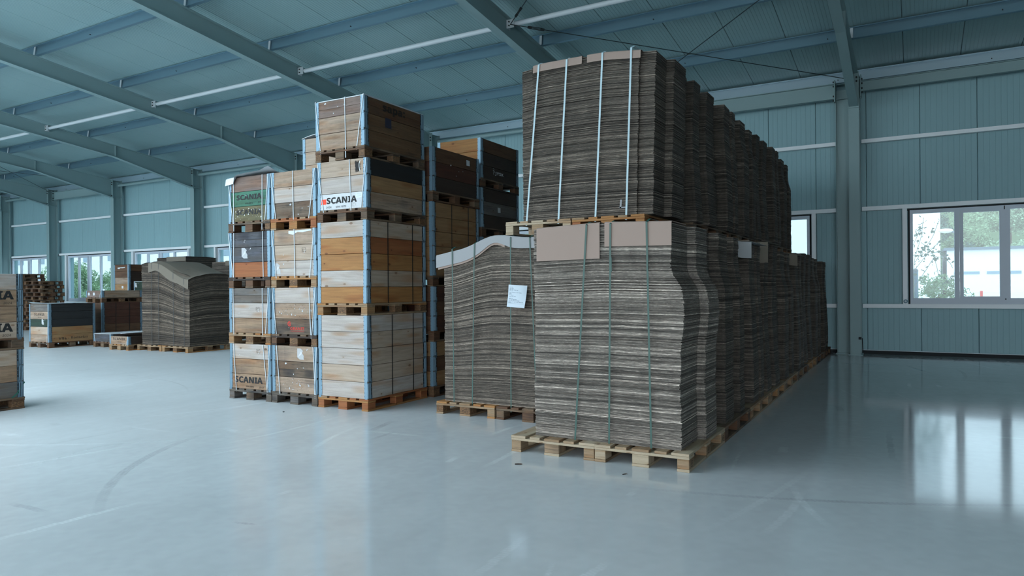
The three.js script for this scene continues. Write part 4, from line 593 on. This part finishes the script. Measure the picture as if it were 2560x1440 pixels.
// -- the upper row
const UY = 2.045;
{
  const t = bundle('front upper cardboard bundle with two narrow brown flaps and four pale bands', [-3.155, UY + PAL_H, -6.75], 0, sheetStack({ outline: [[-0.48, -0.045], [0.73, -0.045], [0.73, -0.075], [0.89, -0.08], [0.89, -0.42], [0.97, -0.44], [0.97, -0.84], [0.88, -0.86], [0.88, -1.19], [-0.62, -1.19], [-0.62, -0.86], [-0.7, -0.84], [-0.7, -0.44], [-0.62, -0.42], [-0.62, -0.08], [-0.48, -0.075]], H: 1.69, t: 0.0094, seed: 5, tone: 0.115, shift: (y) => [0.045 * (y - 0.8) * 0.6, 0], sag: (x) => -0.055 * ss(0.25, 0.95, x) - 0.03 * ss(0.3, 0.7, -x), rough: 1.1 }));
  const top = (x) => 1.695 - 0.055 * ss(0.25, 0.95, x) - 0.03 * ss(0.3, 0.7, -x);
  part('cover_flap', coverSheet({ x0: -0.455, x1: 0.127, back: -0.5, front: -0.036, topY: top, drop: 0.07, nx: 10 }), M.kraft, t);
  part('cover_flap', coverSheet({ x0: 0.185, x1: 0.77, back: -0.5, front: -0.036, topY: top, drop: 0.07, nx: 10 }), M.kraft, t);
  for (const [a, b] of [[-0.38, -0.55], [-0.045, -0.161], [0.362, 0.266], [0.675, 0.604]]) bandStrap(t, a, b, 1.7, -0.038, M.strapPale, -0.05, 0.02);
  part('torn_paper', merge([box(0.02, 0.09, 0.003, 0.53, 0.17, -0.03).rotateZ(-0.1), box(0.07, 0.014, 0.003, 0.56, 0.08, -0.03)]), M.kraftPale, t);
}
for (let i = 1; i < 7; i++) { const t = bundle(ORD[i] + ' cardboard bundle of the upper row, counted from the front', [-2.93 - 0.004 * i, UY + PAL_H, -6.75 - 1.222 * i], 0, geoKind[(i * 2) % 3], undefined); t.scale.set(1.0, [1, 0.885, 0.92, 0.93, 0.92, 0.955, 0.93][i], 1.0); }
for (let i = 0; i < 7; i++) {
  const z = -6.75 - 1.222 * i - 0.6;
  pallet(i ? 'mostly hidden pallet under the ' + ORD[i] + ' bundle of the upper cardboard row' : 'reddish pallet end under the front upper bundle, above the brown flaps', [(i ? -2.6 : -2.747), UY, z], 0, i ? PT.old : PT.orange, 100 + i, i ? 'pallets under the upper row' : undefined);
}
pallet('splintered pale pallet under the front upper bundle, resting on the white covered bundle', [-3.56, UY, -7.35], 0, PT.new, 120);
// -- the bundle by the windows
{
  const sag = (x, z) => -0.42 * ss(-0.35, 1.0, x) * (0.75 + 0.25 * ss(-0.7, 0, z)) - 0.05 * ss(-0.2, 0, z), t = bundle('slumped cardboard bundle under a dull sheet, near the far windows', [-15.75, PAL_H, -10.46], 0, sheetStack({ outline: [[-0.86, -0.05], [0.98, -0.05], [0.98, -1.15], [-0.86, -1.15]], H: 2.03, t: 0.013, seed: 31, tone: 0.095, hue: [1.6, 1.25, 0.95], sag, seg: 0.11, rough: 1.6 }));
  const top = (x, z) => 2.035 + sag(x, z);
  part('cover_sheet', coverSheet({ x0: -0.55, x1: 0.98, back: -1.14, front: -0.03, topY: top, drop: (x) => 0.2 + 0.03 * Math.sin(x * 7), nx: 24 }), M.kraftDull, t);
  for (const x of [-0.42, -0.15, 0.42, 0.82]) part('strap', ribbon([[x, top(x, -0.9) + 0.012, -0.9], [x, top(x, -0.4) + 0.012, -0.4], [x, top(x, -0.04) + 0.006, -0.02], [x, -0.03, -0.02]], 0.014, [[0, 1, 0], [0, 1, 0], [0, 0, 1], [0, 0, 1]]), M.plasticDark, t);
}
pallet('wide worn pallet under the slumped bundle, beside the tilted white lid', [-16.26, 0, -11.06], 0, PT.tan, 130, undefined, 0.98); pallet('wide worn pallet under the dark side of the slumped bundle', [-15.26, 0, -11.06], 0, PT.tan, 131, undefined, 0.98);
{
  const mk = (label, at, H, seed, lidX) => { const t = bundle(label, at, 0, sheetStack({ outline: [[-0.75, 0], [0.75, 0], [0.75, -1.1], [-0.75, -1.1]], H, t: 0.016, seed, tone: 0.1, seg: 0.25 })); part('cover_sheet', coverSheet({ x0: lidX[0], x1: lidX[1], back: -1, front: 0.01, topY: () => H + 0.004, drop: 0.13, nx: 8 }), M.kraftDull, t); return t; };
  mk('tall dark cardboard bundle behind the slumped one, below the window tops', [-20.5, PAL_H, -13.95], 2.38, 41, [-0.2, 0.76]); mk('cardboard bundle with a dull brown cover, farthest in behind the slumped bundle', [-18.1, PAL_H, -14.2], 2.2, 42, [-0.1, 0.76]);
  pallet('dark pallet under the tall bundle behind the slumped one', [-20.5, 0, -14.5], 0, PT.dark, 132, undefined, 1.2); pallet('dark pallet under the farthest brown covered bundle', [-18.1, 0, -14.75], 0, PT.dark, 133, undefined, 1.2);
}
// ---------------------------------------------------------------- bits on the floor
const debris = (label, x, z, s, turn, kind = 0) => { const g = kind ? new THREE.IcosahedronGeometry(s, 1).scale(1.2, 0.5, 0.9) : timber(s * 2.6, s * 0.35, s * 0.8, 5, s * 0.1), t = thing('floor_debris', label, 'debris', [x, s * (kind ? 0.45 : 0.18), z], turn); part('crumb', g, kind ? M.dark : wood('dark'), t); if (!kind) part('splinter', timber(s * 1.2, s * 0.2, s * 0.3, 6, s * 0.05).translate(s, s * 0.1, s * 0.5), wood('brown'), t); };
debris('small curled dark bark splinter on the floor left of the front pallet', -2.86, -5.05, 0.022, 0.5);
debris('dark splinter lying just before the front pallet blocks', -1.98, -5.17, 0.014, 1.1);
debris('dark splinter alone on the bare floor in the lower foreground', -3.22, -2.25, 0.017, 0.2);
debris('dark crumb on the floor below the window reflection', 0.62, -4.33, 0.011, 0, 1);
debris('tiny dark crumb nearest the viewer below the window reflection', 0.46, -3.92, 0.008, 0, 1);
debris('little dark crumb before the outer crate stack', -8.0, -6.35, 0.013, 0.3, 1);
debris('little brown crumb before the middle crate stack', -6.55, -5.9, 0.011, 0.9, 1);

// ---------------------------------------------------------------- outside the windows
{
  const white = std(0xdfe4e6, 0.8), pane = std(0x7f95a2, 0.25), edge = std(0x5b6e78, 0.7), base = std(0x93a3a6, 0.8);
  const tall = thing('building', 'tall plain white building behind the leafy twigs in the nearest window', 'building', [-8.4, -0.2, -50]);
  part('wall', box(19.2, 15, 10, -0.05, 7.5, 0), white, tall); part('roof_edge', box(19.3, 0.4, 10.3, -0.1, 15.1, 0), edge, tall);
  const low = thing('building', 'long low white building with a thin dark window strip and grey foot', 'building', [9.95, -0.2, -49]);
  part('wall', box(17, 2.62, 8, 0, 2.2, 0), white, low); part('plinth', box(17, 0.9, 7.9, 0, 0.45, 0), base, low); part('roof_edge', merge([box(17.3, 0.14, 8.3, 0, 3.56, 0), box(11, 0.16, 8.4, 2.4, 3.44, 0.05)]), edge, low);
  for (let i = 0; i < 9; i++) part('window', box(i % 3 === 1 ? 1.5 : 1.15, 0.15, 0.06, -7.6 + i * 1.65, 2.26, 4.0), pane, low);
  part('red_sign', box(0.12, 0.34, 0.04, -6.95, 1.12, 4.02), std(0xc8504a, 0.7), low);
  const far = thing('building', 'white building with grey windows seen through the far windows', 'building', [-72, -0.2, -52]);
  part('wall', box(62, 13, 10, 0, 6.5, 0), white, far); part('roof_edge', box(62.5, 0.4, 10.4, 0, 13.1, 0), edge, far);
  for (let i = 0; i < 12; i++) for (let j = 0; j < 3; j++) part('window', box(1.3, 1.7, 0.08, -28 + i * 5, 2.4 + j * 3.6, 5.03), pane, far);
  const lamp = thing('street_lamp', 'street lamp head leaning out before the trees', 'lamp', [1.24, -0.2, -30]);
  part('pole', cyl(0.05, 3.6, 10, 0, 1.8, 0), edge, lamp); part('arm', bar([0, 3.5, 0], [-0.2, 3.62, 0], 0.03), edge, lamp); part('head', new THREE.SphereGeometry(0.2, 14, 8).scale(1.15, 0.42, 0.6).translate(-0.3, 3.6, 0), white, lamp);
  const bollard = thing('bollard', 'slim blue grey post outside behind the twigs of the nearest window', 'bollard', [-0.02, -0.2, -20.4]);
  part('post', cyl(0.06, 2.0, 12, 0, 1.0, 0), std(0x4d7486, 0.6), bollard); part('cap', new THREE.SphereGeometry(0.065, 12, 6).translate(0, 2.0, 0), edge, bollard);
  // wooded slope
  const hg = new THREE.PlaneGeometry(260, 90, 40, 14), hp = hg.attributes.position; for (let i = 0; i < hp.count; i++) { const x = hp.getX(i), d = 45 - hp.getY(i); hp.setXYZ(i, x - 30, -0.4 + Math.max(0, d - 6) * 0.3 + 1.2 * Math.sin(x * 0.07 + d * 0.1), -72 - d); } hg.computeVertexNormals();
  struct('hill', 'green slope rising behind the buildings', hg, std(0x3f5a35, 0.95));
  // leaves as small bent cards, gathered in clumps; a few crowns that every tree shares
  const leaves = (n, R, size, seed, squash = 0.85) => {
    const r = rng(seed), P = [], clumps = Array.from({ length: 26 }, () => { const a = r() * 6.28, u = r() * 2 - 1, q = R * (0.35 + 0.6 * r()); return [Math.cos(a) * Math.sqrt(1 - u * u) * q, u * q * squash, Math.sin(a) * Math.sqrt(1 - u * u) * q, R * (0.2 + 0.22 * r())]; });
    for (let i = 0; i < n; i++) {
      const c = clumps[Math.floor(r() * clumps.length)], a = r() * 6.28, u = r() * 2 - 1, q = c[3] * Math.cbrt(r()), o = [c[0] + Math.cos(a) * Math.sqrt(1 - u * u) * q, c[1] + u * q, c[2] + Math.sin(a) * Math.sqrt(1 - u * u) * q];
      const A = new THREE.Vector3(r() - 0.5, r() - 0.5, r() - 0.5).normalize().multiplyScalar(size * (0.6 + 0.7 * r())), B = new THREE.Vector3(r() - 0.5, r() - 0.5, r() - 0.5).cross(A).normalize().multiplyScalar(size * 0.55), v = (s, t) => [o[0] + A.x * s + B.x * t, o[1] + A.y * s + B.y * t, o[2] + A.z * s + B.z * t];
      P.push(...v(-1, 0), ...v(0, 0.8), ...v(1, 0), ...v(-1, 0), ...v(1, 0), ...v(0, -0.8));
    }
    const g = new THREE.BufferGeometry(); g.setAttribute('position', new THREE.Float32BufferAttribute(P, 3)); g.computeVertexNormals(); return g;
  };
  const crowns = [leaves(5200, 3.2, 0.17, 61), leaves(5200, 3.0, 0.16, 62, 1.1)], greens = [0x52705c, 0x7c9a74, 0x8aa686, 0x4b6b5c].map((c) => std(c, 0.9)), bark = std(0x5a4a3c, 0.9), trunkG = new THREE.CylinderGeometry(0.14, 0.24, 4, 9).translate(0, -3.4, 0);
  const r = rng(404), tree = (label, x, y, z, s, k, group) => { const t = thing('tree', label, 'tree', [x, y, z], r() * 6, group); t.scale.setScalar(s); const c = part('foliage', crowns[k % 2], greens[k % 4], t); c.userData.kind = 'stuff'; part('trunk', trunkG, bark, t); return t; };
  for (let i = 0; i < 18; i++) { const row = Math.floor(i / 6), x = -6 + (i % 6) * 7.4 + (row % 2) * 3.6 + (r() - 0.5) * 0.4, z = -74 - row * 9; tree('leafy tree in the green wood behind the long low building', x, 3.2 + row * 3.0 + r() * 0.6, z, 0.92 + 0.1 * r(), i * 7, 'trees of the wood behind the low building'); }
  [[-48.5, 1.9, -26, 0.7], [-43.4, 1.3, -23.2, 0.5], [-46.0, 1.1, -22.0, 0.42], [-40.6, 1.5, -21.3, 0.27], [-39.2, 1.9, -23.3, 0.3], [-43.0, 1.3, -26.5, 0.36]].forEach(([x, y, z, s], i) => tree(['large pale green bush outside the farthest window', 'low bush in the corner of the farthest window', 'small round bush low outside the farthest window', 'leafy upright shrub outside the second farthest window', 'tall loose shrub beside the leafy upright one outside the far window', 'thin small tree between the shrubs outside the far window'][i], x, y, z, s, [2, 1, 2, 2, 1, 1][i]));
  // twigs and a bush right outside the nearest window
  const sap = thing('sapling', 'slender twigs with loose leaves outside the nearest window', 'sapling', [0, -0.2, -20]), q = (px, py, dz = 0) => [px, py + 0.2, dz], tw = std(0x6f7f6a, 0.8), lf = [];
  const paths = [[[-0.06, 1.5], [-0.03, 2.1], [0.1, 2.6], [0.16, 3.1]], [[-0.03, 2.0], [0.15, 2.3], [0.34, 2.6], [0.48, 3.0]], [[-0.05, 1.8], [0.2, 2.15], [0.45, 2.45], [0.62, 2.55]], [[-0.04, 1.4], [0.2, 1.8], [0.42, 2.12], [0.68, 2.0], [0.76, 1.85]], [[0.5, 1.3], [0.68, 1.5], [0.86, 1.72], [0.93, 1.45]], [[0.1, 2.5], [0.3, 2.3], [0.42, 1.95], [0.46, 1.7]], [[-0.08, 2.4], [0.05, 2.72], [0.08, 2.9]], [[0.3, 2.2], [0.55, 2.25], [0.6, 2.05]]];
  paths.forEach((p, k) => {
    const c = new THREE.CatmullRomCurve3(p.map(([x, y], i) => new THREE.Vector3(...q(x, y, 0.12 * Math.sin(k * 2 + i))))); part('twig', new THREE.TubeGeometry(c, 18, 0.006, 5), tw, sap);
    for (let i = 0; i < 30; i++) { const o = c.getPoint(0.08 + 0.92 * r()), g = new THREE.CircleGeometry(0.026 + 0.022 * r(), 6).scale(1, 0.7, 1); g.rotateX(r() * 3).rotateY(r() * 3).rotateZ(r() * 6).translate(o.x + (r() - 0.5) * 0.14, o.y + (r() - 0.5) * 0.14, o.z + (r() - 0.5) * 0.1); lf.push(g); }
  });
  part('stem', bar(q(-0.06, -0.1), q(-0.06, 1.6), 0.016), tw, sap); part('leaves', merge(lf), greens[0], sap).userData.kind = 'stuff';
  const bush = thing('bush', 'round low bush at the foot of the twigs outside the nearest window', 'bush', [0.5, 1.2, -20.9]); const bf = part('foliage', leaves(1500, 0.62, 0.045, 63, 0.8), greens[1], bush); bf.userData.kind = 'stuff'; part('stem', cyl(0.03, 1.4, 7, 0, -0.7, 0), bark, bush);
}
renderer.render(scene, camera);
